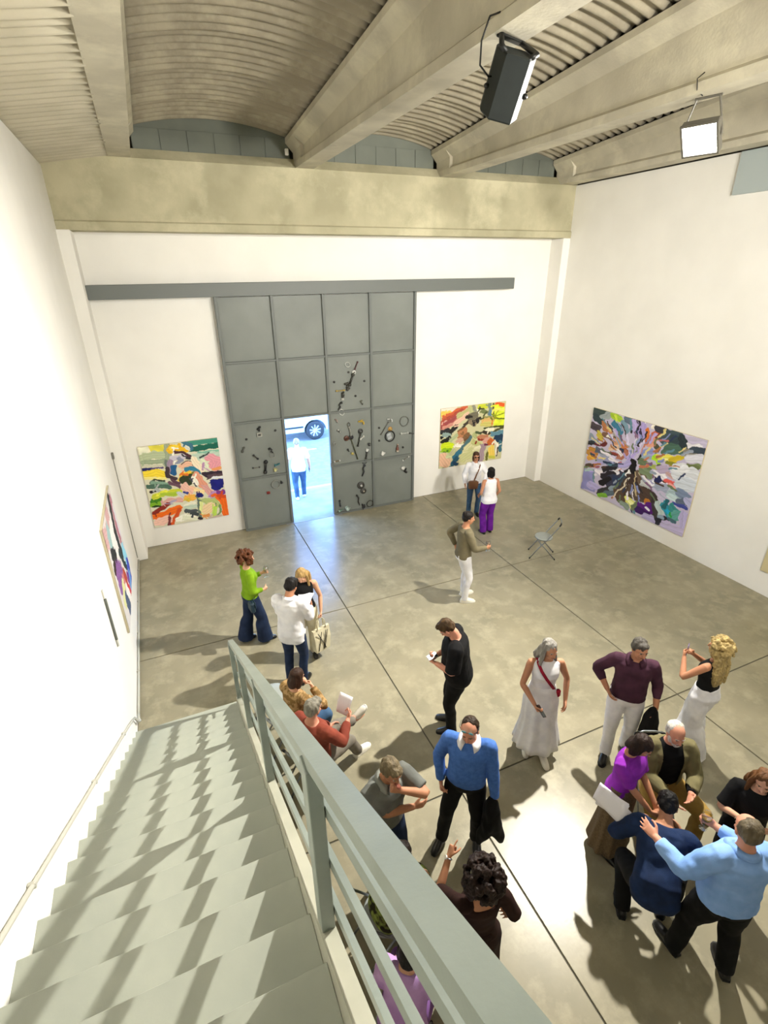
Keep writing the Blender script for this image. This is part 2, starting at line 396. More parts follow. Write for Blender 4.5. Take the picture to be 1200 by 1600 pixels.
# ------------------------------------------------------------------ people
JOBS = []      # (object, post-function): surfaces grown together from overlapping closed pieces
def grow(mb, name, mats, parent, voxel, smooth=4, dec=None, post=None):
    me = bpy.data.meshes.new(name); me.from_pydata(mb.v, [], mb.f)
    for q in (mats if isinstance(mats, (list, tuple)) else [mats]): me.materials.append(q)
    o = bpy.data.objects.new(name, me); COL.objects.link(o); o.parent = parent
    r = o.modifiers.new('r', 'REMESH'); r.mode = 'VOXEL'; r.voxel_size = voxel; r.use_smooth_shade = True
    if smooth:
        q = o.modifiers.new('s', 'SMOOTH'); q.factor = .5; q.iterations = smooth
    if dec:
        d = o.modifiers.new('d', 'DECIMATE'); d.ratio = dec
    JOBS.append((o, post)); return o
def finish_jobs():
    bpy.context.view_layer.update()
    dg = bpy.context.evaluated_depsgraph_get()
    done = []
    for o, post in JOBS:
        me = bpy.data.meshes.new_from_object(o.evaluated_get(dg)); done.append((o, me, post))
    for o, me, post in done:
        old = o.data; o.modifiers.clear(); 
        if len(me.materials) < len(old.materials):
            me.materials.clear()
            for q in old.materials: me.materials.append(q)
        o.data = me; bpy.data.meshes.remove(old); me.name = o.name
        if post: post(me)
        me.polygons.foreach_set('use_smooth', [True]*len(me.polygons)); me.update()
    JOBS.clear()

def getv(me):
    a = np.empty(len(me.vertices)*3); me.vertices.foreach_get('co', a); return a.reshape(-1, 3)
def getn(me):
    a = np.empty(len(me.vertices)*3); me.vertices.foreach_get('normal', a); return a.reshape(-1, 3)
def fnoise(p, f, seed=0.0):
    """cheap smooth noise from warped sines"""
    x, y, z = p[:, 0]*f[0]+seed, p[:, 1]*f[1]+seed*1.7, p[:, 2]*f[2]+seed*.6
    a = np.sin(x+1.3*np.sin(y*.9+.4)+.7*np.sin(z*1.1))
    b = np.sin(y*1.13+1.1*np.sin(z*.8+1.9)+.8*np.sin(x*.7+2.))
    c = np.sin(z*1.07+1.2*np.sin(x*.85+.7)+.6*np.sin(y*1.2+1.))
    return (a+b+c)/3
def wrinkle(amp, f, seed):
    def post(me):
        p = getv(me); n = getn(me)
        d = fnoise(p, f, seed)+.6*fnoise(p, [q*2.1 for q in f], seed+3)
        me.vertices.foreach_set('co', (p+n*(d*amp)[:, None]).ravel())
    return post

def ik(a, t, l1, l2, pole):
    d = t-a; L = d.length
    if L > (l1+l2)*.999: t = a+d*((l1+l2)*.999/L); d = t-a; L = d.length
    L = max(L, abs(l1-l2)+.01); u = d.normalized()
    c = (l1*l1+L*L-l2*l2)/(2*L); h = math.sqrt(max(l1*l1-c*c, 0))
    p = pole-u*pole.dot(u); p.normalize()
    return a+u*c+p*h, t

def circ(c, a, b, ra, rb, n=14, sq=2.0):
    out = []
    for k in range(n):
        t = 2*PI*k/n; ct, st = math.cos(t), math.sin(t)
        q = (abs(ct)**sq+abs(st)**sq)**(-1/sq)
        out.append(c+a*(ra*ct*q)+b*(rb*st*q))
    return out
def limb(mb, pts, rad, n=12, round0=True, round1=True, ell=None):
    """tapered limb through pts; rad one radius per point"""
    P = []; Q = []
    pts = [Vector(p) for p in pts]
    m = len(pts)
    for i in range(m-1):
        for k in range(4):
            t = k/4
            p0 = pts[max(i-1, 0)]; p1 = pts[i]; p2 = pts[i+1]; p3 = pts[min(i+2, m-1)]
            a = .5*((2*p1)+(p2-p0)*t+(2*p0-5*p1+4*p2-p3)*t*t+(3*p1-p0-3*p2+p3)*t**3)
            b = p1.lerp(p2, t); P.append(b.lerp(a, .5)); Q.append(rad[i]*(1-t)+rad[i+1]*t)
    P.append(pts[-1]); Q.append(rad[-1])
    if round0:
        t = (P[0]-P[1]).normalized(); r = Q[0]
        P = [P[0]+t*r*.95, P[0]+t*r*.6]+P; Q = [r*.25, r*.8]+Q
    if round1:
        t = (P[-1]-P[-2]).normalized(); r = Q[-1]
        P = P+[P[-1]+t*r*.6, P[-1]+t*r*.95]; Q = Q+[r*.8, r*.25]
    return mb.tube(P, Q, n)

CURL = dict(relaxed=(18, 28, 22), hold=(48, 58, 40), fist=(78, 88, 60), flat=(6, 8, 6), open=(12, 14, 10))
def hand(mb, w, d, n, side, grip, s):
    """five-fingered hand at wrist w, fingers along d, palm facing n; side +1 right, -1 left"""
    d = d.normalized(); n = (n-d*n.dot(d)).normalized(); t = d.cross(n)*side     # thumb side
    b = -n
    mb.rings([circ(w+d*x*s, t, n, ra*s, rb*s, 12, 2.6) for x, ra, rb in ((-.02, .027, .021), (.01, .030, .019), (.05, .040, .016), (.088, .041, .014), (.097, .036, .010))])
    for i, (o, L, r) in enumerate(((.030, .076, .0088), (.0105, .084, .0090), (-.0105, .078, .0087), (-.031, .062, .0080))):
        cu = CURL['fist' if grip == 'point' and i > 0 else ('flat' if grip == 'point' else grip)]
        p = w+d*(.088-.006*abs(i-1.2))*s+t*o*s; pts = [p-d*.02*s, p]; ang = 0
        fan = t*(.10*(1.5-i)) if grip in ('relaxed', 'open', 'flat') else t*(.05*(1.5-i))
        for seg, c in zip((.46, .30, .24), cu):
            ang += R(c); p = p+((d*math.cos(ang)+n*math.sin(ang))+fan*math.cos(ang)).normalized()*(L*seg*s); pts.append(p)
        limb(mb, pts, [r*s*1.05, r*s, r*s, r*s*.92, r*s*.8], 8)
    p = w+d*.028*s+t*.030*s+n*.006*s
    out = {'flat': .75, 'open': .8, 'relaxed': .55}.get(grip, .35); inn = {'flat': .15, 'open': .2, 'relaxed': .35}.get(grip, .75)
    q1 = p+(d*.62+t*out+n*inn*.6).normalized()*.040*s; q2 = q1+(d*.85+t*out*.35+n*inn).normalized()*.032*s; q3 = q2+(d*.95+n*inn*.8-t*.15).normalized()*.024*s
    limb(mb, [w+d*.012*s+t*.014*s, p, q1, q2, q3], [.014*s, .015*s, .0115*s, .010*s, .0085*s], 8)

def skin_mat(tone): 
    c = {'fair': 'd6a283', 'tan': 'b98262', 'pink': 'cf9278', 'brown': '7a4f38', 'olive': 'b98f66'}[tone]
    l = {'fair': 'b0685a', 'tan': '935345', 'pink': 'a85c50', 'brown': '5c342a', 'olive': '9a5f4a'}[tone]
    return [mat('skin_'+tone, c, .55, col2=tuple(x*.9 for x in hexc(c)), nscale=14, spec=.35), mat('lips_'+tone, l, .5)]
def cloth(name, col, col2=None, rough=.85, bump=.25, **k):
    if col2 is None: col2 = tuple(x*.86 for x in hexc(col))
    k.setdefault('nscale', 7.0)
    return mat(name, col, rough, col2=col2, bump=bump, bscale=180, spec=.2, **k)
M_EYE = mat('eye_white', '9a8c80', .3); M_IRIS = mat('iris', '1c120c', .2)

def person(label, x, y, face, h=1.72, sex='m', tone='fair', build=1.0, belly=0.0, hipdrop=0.0, seat=None, lean=0, side=0, twist=0, head=(0, 0, 0),
           feet=None, hands=None, wear=(), hair=('short', '3a2a1e'), vox=.0065, group=None, base=0.0, beard=None, brow=None, z0=0.0):
    """wear: list of garment tuples; everything in metres of a 1.75 m body, scaled to h"""
    s = h/1.75; fem = sex == 'f'
    rz = R(-face)                                    # local +Y turned to the facing direction
    mb = MB()
    # --- joints
    hz = (.92 if seat is None else seat/s+.075)-hipdrop
    P0 = Vector((0, 0, hz+.03))
    TW = Matrix.Rotation(R(-twist), 3, 'Z') @ Matrix.Rotation(R(side), 3, 'Y') @ Matrix.Rotation(R(-lean), 3, 'X')
    def sc(v): return Vector(v)*s
    def tor(v, b=1.0):                                # torso point given in upright coordinates
        v = Vector(v)+Vector((0, 0, hz-.92))
        w = P0+TW @ (v-P0)
        return v.lerp(w, b)
    def tb(z): 
        t = min(max((z-.93)/.22, 0), 1); return t*t*(3-2*t)
    shw = .170 if fem else .188
    sh = {1: tor((shw, -.01, 1.415)), -1: tor((-shw, -.01, 1.415))}
    hip = {1: Vector((.088, 0, hz)), -1: Vector((-.088, 0, hz))}
    feet = feet or {}
    F = {1: feet.get('R', (.10, .02, -6, 0)), -1: feet.get('L', (-.10, -.02, 6, 0))}
    ank, knee, fdir = {}, {}, {}
    for q in (1, -1):
        fx, fy, fa, fz = F[q]; a = Vector((fx, fy, .085+fz)); fd = Matrix.Rotation(R(fa), 3, 'Z') @ Vector((0, 1, 0))
        pole = fd+Vector((q*.12, 0, .15 if seat is None else .9))
        knee[q], ank[q] = ik(hip[q], a, .435, .415, pole); fdir[q] = fd
    hands = hands or {}
    wr, elb, hd, hn, gr = {}, {}, {}, {}, {}
    for q in (1, -1):
        H = dict(hands.get('R' if q == 1 else 'L', {}))
        t = H.get('to', (.25, .05, .875)); t = Vector((t[0]*(1 if 'to' in H else q), t[1], t[2]))
        if H.get('rel', True): t = t+Vector((0, 0, hz-.92)) if seat is not None else t
        pole = Vector(H.get('pole', (q*.5, -1, -.2)))
        elb[q], wr[q] = ik(sh[q], t, .29, .26, pole)
        fa = (wr[q]-elb[q]).normalized()
        hd[q] = (fa+Vector(H.get('bend', (0, 0, 0)))).normalized()
        hn[q] = Vector(H.get('palm', (-q, .15, 0))); gr[q] = H.get('grip', 'relaxed')
    # --- torso
    if fem: T = [(.83, .085, .085, -.005), (.88, .165, .118, -.012), (.945, .178, .122, -.014), (1.03, .150, .104, -.004), (1.12, .126, .092, 0), (1.20, .132, .098, .004), (1.28, .146, .118, .018), (1.34, .152, .112, .012), (1.40, .148, .090, 0), (1.44, .115, .07, -.005), (1.475, .062, .056, -.008), (1.52, .047, .049, -.002)]
    else: T = [(.83, .085, .085, 0), (.88, .160, .115, -.008), (.945, .170, .120, -.008), (1.03, .158, .110, 0), (1.12, .150, .106, .002), (1.20, .158, .110, .004), (1.28, .170, .118, .006), (1.35, .178, .116, .004), (1.41, .170, .098, -.004), (1.445, .125, .078, -.008), (1.48, .068, .062, -.008), (1.53, .055, .057, 0)]
    T = [(z, rx*(build if z < 1.45 else 1)+.4*belly*math.exp(-((z-1.07)/.13)**2), ry*(build if z < 1.45 else 1)+belly*.7*math.exp(-((z-1.07)/.14)**2), yo+belly*.6*math.exp(-((z-1.07)/.14)**2)) for z, rx, ry, yo in T]
    def tring(z, rx, ry, yo, ease=0.0, n=26):
        b = tb(z); c = tor((0, yo, z), b)
        e = 1e-3; up = (tor((0, yo, z+e), tb(z+e))-tor((0, yo, z-e), tb(z-e))).normalized()
        ax = (Vector((1, 0, 0)).lerp(TW @ Vector((1, 0, 0)), b)); ax = (ax-up*ax.dot(up)).normalized(); ay = up.cross(ax)
        return [p*s for p in circ(c, ax, ay, rx+ease, ry+ease, n, 2.25)]
    mb.rings([tring(*t) for t in T])
    # --- limbs
    kf = build if build < 1.12 else 1.12
    for q in (1, -1):
        S_, E_, W_ = sh[q], elb[q], wr[q]
        inn = tor((q*shw*.5, -.005, 1.405))
        ar = .88 if fem else 1.0
        limb(mb, [p*s for p in (inn, S_, S_.lerp(E_, .45), E_, E_.lerp(W_, .3), W_)], [x*s*ar*kf for x in (.05, .056, .050, .040, .041, .0275)], 14)
        H_, K_, A_ = hip[q], knee[q], ank[q]
        limb(mb, [p*s for p in (H_+Vector((0, 0, .02)), H_.lerp(K_, .3), K_, K_.lerp(A_, .35)-fdir[q]*.012, A_)], [x*s*kf for x in (.088, .084, .056, .055, .036)], 14)
        fd = fdir[q]; sd = Vector((fd.y, -fd.x, 0)); A = Vector((A_.x, A_.y, A_.z-.085))
        limb(mb, [p*s for p in (A_+Vector((0, 0, .01)), A+fd*.03+Vector((0, 0, .05)), A+fd*.11+Vector((0, 0, .032)), A+fd*.165+Vector((0, 0, .024)))], [x*s for x in (.034, .036, .030, .018)], 10)
        hand(mb, W_*s, hd[q], hn[q], q, gr[q], s*(.93 if fem else 1))
    # --- neck and head
    hy, hp, hr = head
    HM3 = TW @ Matrix.Rotation(R(-hy), 3, 'Z') @ Matrix.Rotation(R(-hp), 3, 'X') @ Matrix.Rotation(R(hr), 3, 'Y')
    nb = tor((0, -.008, 1.47)); piv = tor((0, .004, 1.535)); hc = piv+HM3 @ Vector((0, .012, .10))
    HM = Matrix.Translation(hc*s) @ HM3.to_4x4() @ Matrix.Scale(s, 4)
    nr = .047 if fem else .056
    limb(mb, [nb*s, piv*s, (hc+HM3 @ Vector((0, -.012, -.03)))*s], [nr*s*1.1, nr*s, nr*s], 14)
    fwid = .94 if fem else 1.0
    mb.ell((0, -.012, .028), (.076, .095, .085), 20, 13, HM)
    mb.ell((0, .028, -.038), (.057*fwid, .062, .072), 16, 11, HM)
    mb.ell((0, .052, -.086), (.032*fwid, .028, .026), 12, 9, HM)
    mb.ell((0, .076, .024), (.046, .014, .012), 12, 8, HM)
    mb.ell((0, .086, -.057), (.024, .010, .011), 10, 7, HM)
    for q in (1, -1):
        mb.ell((q*.079, -.006, -.012), (.010, .019, .031), 8, 8, HM)
        mb.ell((q*.036, .066, -.028), (.018, .016, .016), 8, 7, HM)
    limb(mb, [HM @ Vector(p) for p in ((0, .082, .014), (0, .098, -.012), (0, .106, -.028))], [.009*s, .011*s, .0135*s], 8)
    HI = HM.inverted()
    HIn = np.array(HI)
    def face_post(me):
        p = getv(me); L = p @ HIn[:3, :3].T+HIn[:3, 3]
        d = np.zeros_like(L)
        for q in (1, -1):
            g = np.exp(-(((L[:, 0]-q*.031)/.015)**2+((L[:, 2]-.002)/.010)**2))*(L[:, 1] > .04)
            d[:, 1] -= .007*g
        g = np.exp(-((L[:, 0]/.02)**2+((L[:, 2]+.057)/.0035)**2))*(L[:, 1] > .06); d[:, 1] -= .004*g
        Lw = d @ np.array(HM)[:3, :3].T
        me.vertices.foreach_set('co', (p+Lw).ravel())
        n = len(me.polygons); c = np.empty(n*3); me.polygons.foreach_get('center', c); c = c.reshape(-1, 3) @ HIn[:3, :3].T+HIn[:3, 3]
        m = (np.abs(c[:, 0]) < .024) & (np.abs(c[:, 2]+.058) < .0095) & (c[:, 1] > .078)
        me.polygons.foreach_set('material_index', m.astype(np.int32))
    body = grow(mb, 'person', skin_mat(tone), None, vox*s, 3, .34, face_post)
    body.location = (x, y, z0); body.rotation_euler = (0, 0, rz)
    tag(body, label, 'person', group)
    for q in (1, -1):
        e = MB(); e.ell((q*.031, .0725, .002), (.0125, .011, .0065), 10, 7, HM); e.cur = 1; e.ell((q*.031, .0790, .002), (.0075, .0055, .0065), 8, 6, HM)
        e.build('eye', [M_EYE, M_IRIS], body, True)
        bcol = brow or hair[1]
        MB().tube([HM @ Vector(p) for p in ((q*.014, .0895, .0185), (q*.031, .0895, .0245), (q*.048, .0785, .0205))], [.0028*s, .0035*s, .002*s], 6).build('eyebrow', mat('hair_'+bcol, bcol, .6), body, True)
    # --- garments
    def sleeve(mb, q, upto, ease, cuff=None):
        S_, E_, W_ = sh[q], elb[q], wr[q]; ar = (.88 if fem else 1.0)*kf
        inn = tor((q*shw*.45, -.005, 1.40))
        if upto <= .5:
            e = S_.lerp(E_, upto*2); P_ = [inn, S_, S_.lerp(e, .5), e]; Q_ = [.052*ar+ease, .060*ar+ease, .055*ar+ease*1.2, (.048*ar+ease*1.6)]
        else:
            e = E_.lerp(W_, (upto-.5)*2*.97); P_ = [inn, S_, S_.lerp(E_, .5), E_, E_.lerp(e, .5), e]; Q_ = [.052*ar+ease, .060*ar+ease, .053*ar+ease*1.1, .044*ar+ease*1.2, .041*ar+ease, (cuff or .031*ar+ease*.9)]
        limb(mb, [p*s for p in P_], [r*s for r in Q_], 14, True, False)
    def top(kind, m, sleeve_len=1.0, hem=.90, ease=.014, flare=0.0, neck=1.47, name='shirt', collar=None, cut=None, wr_amp=.004, sl=None, tuck=False):
        g = MB(); rg = []
        zs = sorted(set([hem+.004]+[t[0] for t in T if t[0] > hem+.02 and t[0] < neck]+[neck]))
        tz = [t[0] for t in T]
        for z in zs:
            i = max([k for k in range(len(T)) if T[k][0] <= z+1e-6] or [0]); j = min(i+1, len(T)-1)
            u = 0 if i == j else max(0, (z-T[i][0])/(T[j][0]-T[i][0]))
            rx, ry, yo = [T[i][k]*(1-u)+T[j][k]*u for k in (1, 2, 3)]
            if z < .90: rx = max(rx, .16*build); ry = max(ry, .115*build)
            e = ease*(1 if z < 1.44 else .6)+max(0, (1.12-z))*flare
            if kind == 'loose' and z < 1.3: rx = max(rx, .145*build); ry = max(ry, .108*build)
            rg.append(tring(z, rx, ry, yo, e))
        g.rings(rg)
        if sleeve_len > 0:
            for q in (1, -1): sleeve(g, q, sleeve_len, ease*.85)
        else:
            for q in (1, -1): g.ell(tuple(tor((q*shw*.72, -.005, 1.415))*s), (.05*s, .055*s, .045*s), 10, 8)
        sd = random.random()*9
        w0 = wrinkle(wr_amp*s, (24/s, 24/s, 30/s), sd)
        def post(me):
            w0(me)
            if cut: cut(me)
        o = grow(g, name, m, body, .0095*s, 4, None, post)
        if collar is not None:
            cb = MB(); ax = (TW @ Vector((1, 0, 0))); ay = TW @ Vector((0, 1, 0)); up = TW @ Vector((0, 0, 1))
            n = 16; r1, r2 = [], []
            for k in range(n+1):
                a = R(115)+R(310)*k/n
                dv = ax*math.cos(a)+ay*math.sin(a)
                front = max(0, math.sin(a))
                base_ = tor((0, -.006, 1.462)); rad = .066+.016*front
                p1 = base_+dv*rad+up*(.0-.012*front); p2 = base_+dv*(rad-.002)+up*(.050-.030*front); p3 = base_+dv*(rad+.036+.030*front)+up*(.016-.050*front)
                r1.append((p1*s, p2*s, p3*s))
            vs = [p for t_ in r1 for p in t_]; fs = []
            for k in range(n):
                for j in range(2): fs.append((k*3+j, k*3+3+j, k*3+4+j, k*3+1+j))
            cb.add(vs, fs); c_ = cb.build('collar', collar, body, True)
            md = c_.modifiers.new('t', 'SOLIDIFY'); md.thickness = .006*s; md.offset = 0
        return o
    def trousers(m, waist=1.02, width=(.098, .080, .062), length=1.0, ease=.010, name='trousers', wr_amp=.004):
        g = MB(); rg = []
        for z, rx, ry, yo in T:
            if .86 < z < waist-.01 or z == .83: rg.append(tring(z, rx, ry, yo, ease))
        z = waist; i = max(k for k in range(len(T)) if T[k][0] <= z); j = i+1; u = (z-T[i][0])/(T[j][0]-T[i][0])
        rg.append(tring(z, *[T[i][k]*(1-u)+T[j][k]*u for k in (1, 2, 3)], ease))
        g.rings(rg)
        for q in (1, -1):
            H_, K_, A_ = hip[q], knee[q], ank[q]
            e = K_.lerp(A_+Vector((0, 0, -.035)), length)
            w2 = max((width[1]+width[2])/2, .064*kf)
            limb(g, [p*s for p in (H_+Vector((0, 0, .02)), H_.lerp(K_, .3), K_, K_.lerp(A_, .35)-fdir[q]*.012, e)], [r*s for r in (.092*kf+ease, max(width[0], .088)*kf+ease*.6, max(width[1], .066*kf), w2, width[2])], 16, True, False)
        return grow(g, name, m, body, .0115*s, 4, None, wrinkle(wr_amp*s, (26/s, 26/s, 22/s), random.random()*9))
    def skirt(m, waist=1.06, hem=.12, r0=.13, r1=.30, folds=13, amp=.02, off=(0, 0), name='skirt', legs=None):
        g = MB(); rg = []; n = 72; N = 12
        for k in range(N+1):
            u = k/N; z = waist+(hem-waist)*u
            rx = r0+(r1-r0)*(u**1.1); ry = (r0*.8+(r1*.86-r0*.8)*(u**1.1))
            if z < 1.2:                                     # never inside the hips and thighs
                i = max([q for q in range(len(T)) if T[q][0] <= z] or [1]); i = max(i, 1)
                tx, ty = (T[i][1], T[i][2]) if z < T[2][0] or i+1 >= len(T) else [T[i][c]+(T[i+1][c]-T[i][c])*(z-T[i][0])/(T[i+1][0]-T[i][0]) for c in (1, 2)]
                if z < .94: tx, ty = max(tx, .195), max(ty, .135)
                rx = max(rx, tx+.018); ry = max(ry, ty+.020)
            c = Vector((off[0]*u, off[1]*u, z+hz-.92))
            if z > .93: c = tor((off[0]*u, 0, z), tb(z))
            rg.append([(c+Vector(((rx+amp*u*math.sin(folds*a+1.5*math.sin(2*a)+u))*math.cos(a), (ry+amp*u*math.sin(folds*a+1.5*math.sin(2*a)+u))*math.sin(a), .008*u*math.sin(3*a))))*s for a in [2*PI*i/n for i in range(n)]])
        g.rings(rg)
        return g.build(name, m, body, True)
    def shoes(m, sole=None, style='shoe', name='shoe'):
        for q in (1, -1):
            fd = fdir[q]; sd = Vector((fd.y, -fd.x, 0)); A = Vector((ank[q].x, ank[q].y, ank[q].z-.085))
            up = Vector((0, 0, 1))
            if seat is not None and ank[q].z > .2:     # crossed leg: the foot follows the shin
                sh_ = (ank[q]-knee[q]).normalized(); up = -sh_; fd = (fd-up*fd.dot(up)).normalized(); sd = fd.cross(up); A = ank[q]-up*.085
            g = MB(); w = .92 if fem else 1.0
            prof = [(-.072, .026, .050), (-.055, .036, .088), (-.01, .041, .104), (.04, .044, .100), (.09, .047, .078), (.14, .046, .060), (.18, .036, .046), (.197, .016, .026)]
            rg = []
            for yy, ww, hh in prof:
                c = A+fd*yy
                rg.append([(c+sd*(ww*w*a)+up*(hh*b))*s for a, b in ((-.95, .05), (-1, .25), (-.92, .6), (-.6, .93), (0, 1.0), (.6, .93), (.92, .6), (1, .25), (.95, .05))])
            g.rings(rg); o = g.build(name, m, body, True)
            if sole:
                b = MB(); b.rings([[(A+fd*yy+sd*(ww*w*1.06*a)+up*hh)*s for yy, ww in ((-.078, .026), (-.05, .038), (.0, .040), (.09, .047), (.145, .046), (.19, .032), (.206, .012)) for a in ((1,) if True else ())]+
                                   [(A+fd*yy+sd*(ww*w*1.06*-1)+up*hh)*s for yy, ww in reversed(((-.078, .026), (-.05, .038), (.0, .040), (.09, .047), (.145, .046), (.19, .032), (.206, .012)))] for hh in (.001, .022)])
                b.build('sole', sole, o)
    for gm in wear:
        k = gm[0]; kw = gm[2] if len(gm) > 2 else {}
        if k == 'top': top(kw.pop('kind', 'fit'), gm[1], **kw)
        elif k == 'trousers': trousers(gm[1], **kw)
        elif k == 'skirt': skirt(gm[1], **kw)
        elif k == 'shoes': shoes(gm[1], **kw)
    # --- hair
    hk, hcol = hair[0], hair[1]; hm = mat('hairmass_'+hcol, hcol, .55, col2=tuple(c*.55 for c in hexc(hcol)), nscale=26, stretch=(1, 1, .25), bump=.8, bscale=70, spec=.25)
    g = MB(); amp = .004
    def blob(c, r): g.ell(c, r, 14, 10, HM)
    if hk in ('short', 'bob', 'long', 'bun', 'wavy'):
        blob((0, -.020, .048), (.083, .098, .078)); blob((0, -.055, .0), (.077, .058, .075))
        for q in (1, -1): blob((q*.068, -.012, .02), (.018, .038, .045))
    if hk == 'short': blob((0, .045, .088), (.06, .045, .032)); amp = .006
    if hk == 'receding': blob((0, -.036, .046), (.081, .080, .0705)); blob((0, -.055, .0), (.078, .056, .07)); [blob((q*.070, -.02, .01), (.014, .036, .04)) for q in (1, -1)]
    if hk == 'fringe': blob((0, -.060, -.002), (.077, .05, .055)); [blob((q*.070, -.025, .005), (.014, .036, .035)) for q in (1, -1)]
    if hk == 'bob':
        for q in (1, -1): blob((q*.070, -.012, -.05), (.026, .05, .085))
        blob((0, -.070, -.05), (.078, .042, .095))
    if hk == 'bun': blob((0, -.085, .085), (.032, .032, .03)); amp = .002
    if hk in ('long', 'wavy', 'curlylong'):
        ln = hair[2] if len(hair) > 2 else .30
        back = Vector(TW @ Vector((0, -1, 0)))
        for q in (-1, 0, 1):
            p0 = HM @ Vector((q*.055, -.055, .0)); p1 = HM @ Vector((q*.068, -.075, -.10)); p2 = p1+(back*.03+Vector((q*.02, 0, -.5*ln)))*s; p3 = p1+(back*.05+Vector((q*.012, 0, -ln)))*s
            limb(g, [p0, p1, p2, p3], [.045*s, .05*s, .048*s, .03*s], 12)
        if hk != 'curlylong':
            for q in (1, -1):
                p0 = HM @ Vector((q*.066, .005, .03)); p1 = HM @ Vector((q*.082, .0, -.06)); p2 = p1+Vector((q*.02, .01, -.14))*s
                limb(g, [p0, p1, p2], [.024*s, .028*s, .02*s], 10)
        amp = .006 if hk == 'long' else .010
    if hk in ('curly', 'curlylong', 'wavy'):
        rnd = random.Random(len(label)); big = hair[3] if len(hair) > 3 else 1.0
        blob((0, -.03, .04), (.09, .095, .085))
        for k in range(120):
            a = rnd.uniform(0, 2*PI); zz = rnd.uniform(-.75, 1); rr_ = math.sqrt(max(0, 1-zz*zz))
            v = Vector((math.cos(a)*rr_*.105*big, math.sin(a)*rr_*.105*big-.035, zz*.105*big+.03))
            if v.y > .045 and v.z < .095: continue
            if v.y > .02 and v.z < .04 and abs(v.x) < .06: continue
            rb = rnd.uniform(.016, .028)*big; blob(tuple(v), (rb, rb, rb*1.2))
        amp = .010
    sd = random.random()*7
    def hpost(me):
        p = getv(me); n = getn(me)
        if hk in ('curly', 'curlylong', 'wavy'): d = .6*fnoise(p, (75, 75, 75), sd)+.7*fnoise(p, (170, 170, 150), sd+2)
        else: d = fnoise(p, (110, 110, 26), sd)
        me.vertices.foreach_set('co', (p+n*(d*amp)[:, None]).ravel())
    if hk != 'bald': grow(g, 'hair', hm, body, .0075*s, 3, None, hpost)
    if beard:
        b = MB(); b.ell((0, .056, -.086), (.045, .036, .032), 12, 9, HM); b.ell((0, .085, -.046), (.026, .012, .006), 10, 7, HM)
        for q in (1, -1): b.ell((q*.052, .018, -.058), (.014, .036, .04), 10, 8, HM)
        grow(b, 'beard', mat('hairmass_'+beard, beard, .6, col2=tuple(c*.8 for c in hexc(beard)), nscale=26, bump=.5, bscale=90), body, .0065*s, 2, None, wrinkle(.003, (120, 120, 60), 1.0))
    # world frames for things held or worn
    BW = Matrix.Translation((x, y, z0)) @ Matrix.Rotation(rz, 4, 'Z')
    fr = {'HM': BW @ HM, 'BW': BW, 's': s, 'body': body, 'tor': lambda v: BW @ (tor(v)*s), 'loc': lambda v: BW @ (Vector(v)*s)}
    for q, k in ((1, 'R'), (-1, 'L')):
        d = hd[q]; n = hn[q]; n = (n-d*n.dot(d)).normalized()
        fr[k] = (BW @ (wr[q]*s), BW.to_3x3() @ d, BW.to_3x3() @ n)
        fr[k+'palm'] = BW @ ((wr[q]+d*.07+n*.03)*s)
    return fr

# ------------------------------------------------------------------ folding chairs
M_SEAT = mat('seat_grey', '9aa09c', .4)
def folding_chair(x, y, face, label, group='folding chairs'):
    o = empty('folding_chair', (x, y, 0), R(-face)); tag(o, label, 'chair', group)
    MB().lathe([(.165, .438), (.185, .442), (.190, .452), (.180, .460), (.05, .456)], 24, Matrix.Diagonal((1.02, .95, 1, 1))).build('seat', M_SEAT, o, True)
    MB().tube([(.182*math.cos(2*PI*k/24), .172*math.sin(2*PI*k/24), .44) for k in range(24)], .010, 6, True).build('seat_ring', M_STEEL, o, True)
    for q in (1, -1):
        MB().tube([(q*.19, .25, .012), (q*.185, .10, .25), (q*.18, -.06, .46), (q*.17, -.24, .74), (q*.165, -.27, .80)], .011, 8).build('leg', M_STEEL, o, True)
        MB().tube([(q*.165, -.25, .012), (q*.165, -.04, .25), (q*.16, .13, .43)], .011, 8).build('leg', M_STEEL, o, True)
        MB().tube([(q*.165, -.262, .785), (q*.158, -.285, .825), (q*.12, -.29, .838)], .016, 8).build('grip', M_BLACK, o, True)
        MB().lathe([(.014, 0), (.016, .012), (.012, .03)], 8, Matrix.Translation((q*.19, .25, 0))).build('rubber_foot', M_BLACK, o)
        MB().lathe([(.014, 0), (.016, .012), (.012, .03)], 8, Matrix.Translation((q*.165, -.25, 0))).build('rubber_foot', M_BLACK, o)
    MB().tube([(.13, -.288, .836), (.06, -.305, .838), (-.06, -.305, .838), (-.13, -.288, .836)], .012, 8).build('back_bar', M_STEEL, o, True)
    MB().tube([(.178, .06, .315), (-.178, .06, .315)], .008, 6).build('stretcher', M_STEEL, o)
    return o
folding_chair(6.80, 7.38, -55, 'empty folding chair with a round grey seat standing alone before the big painting')

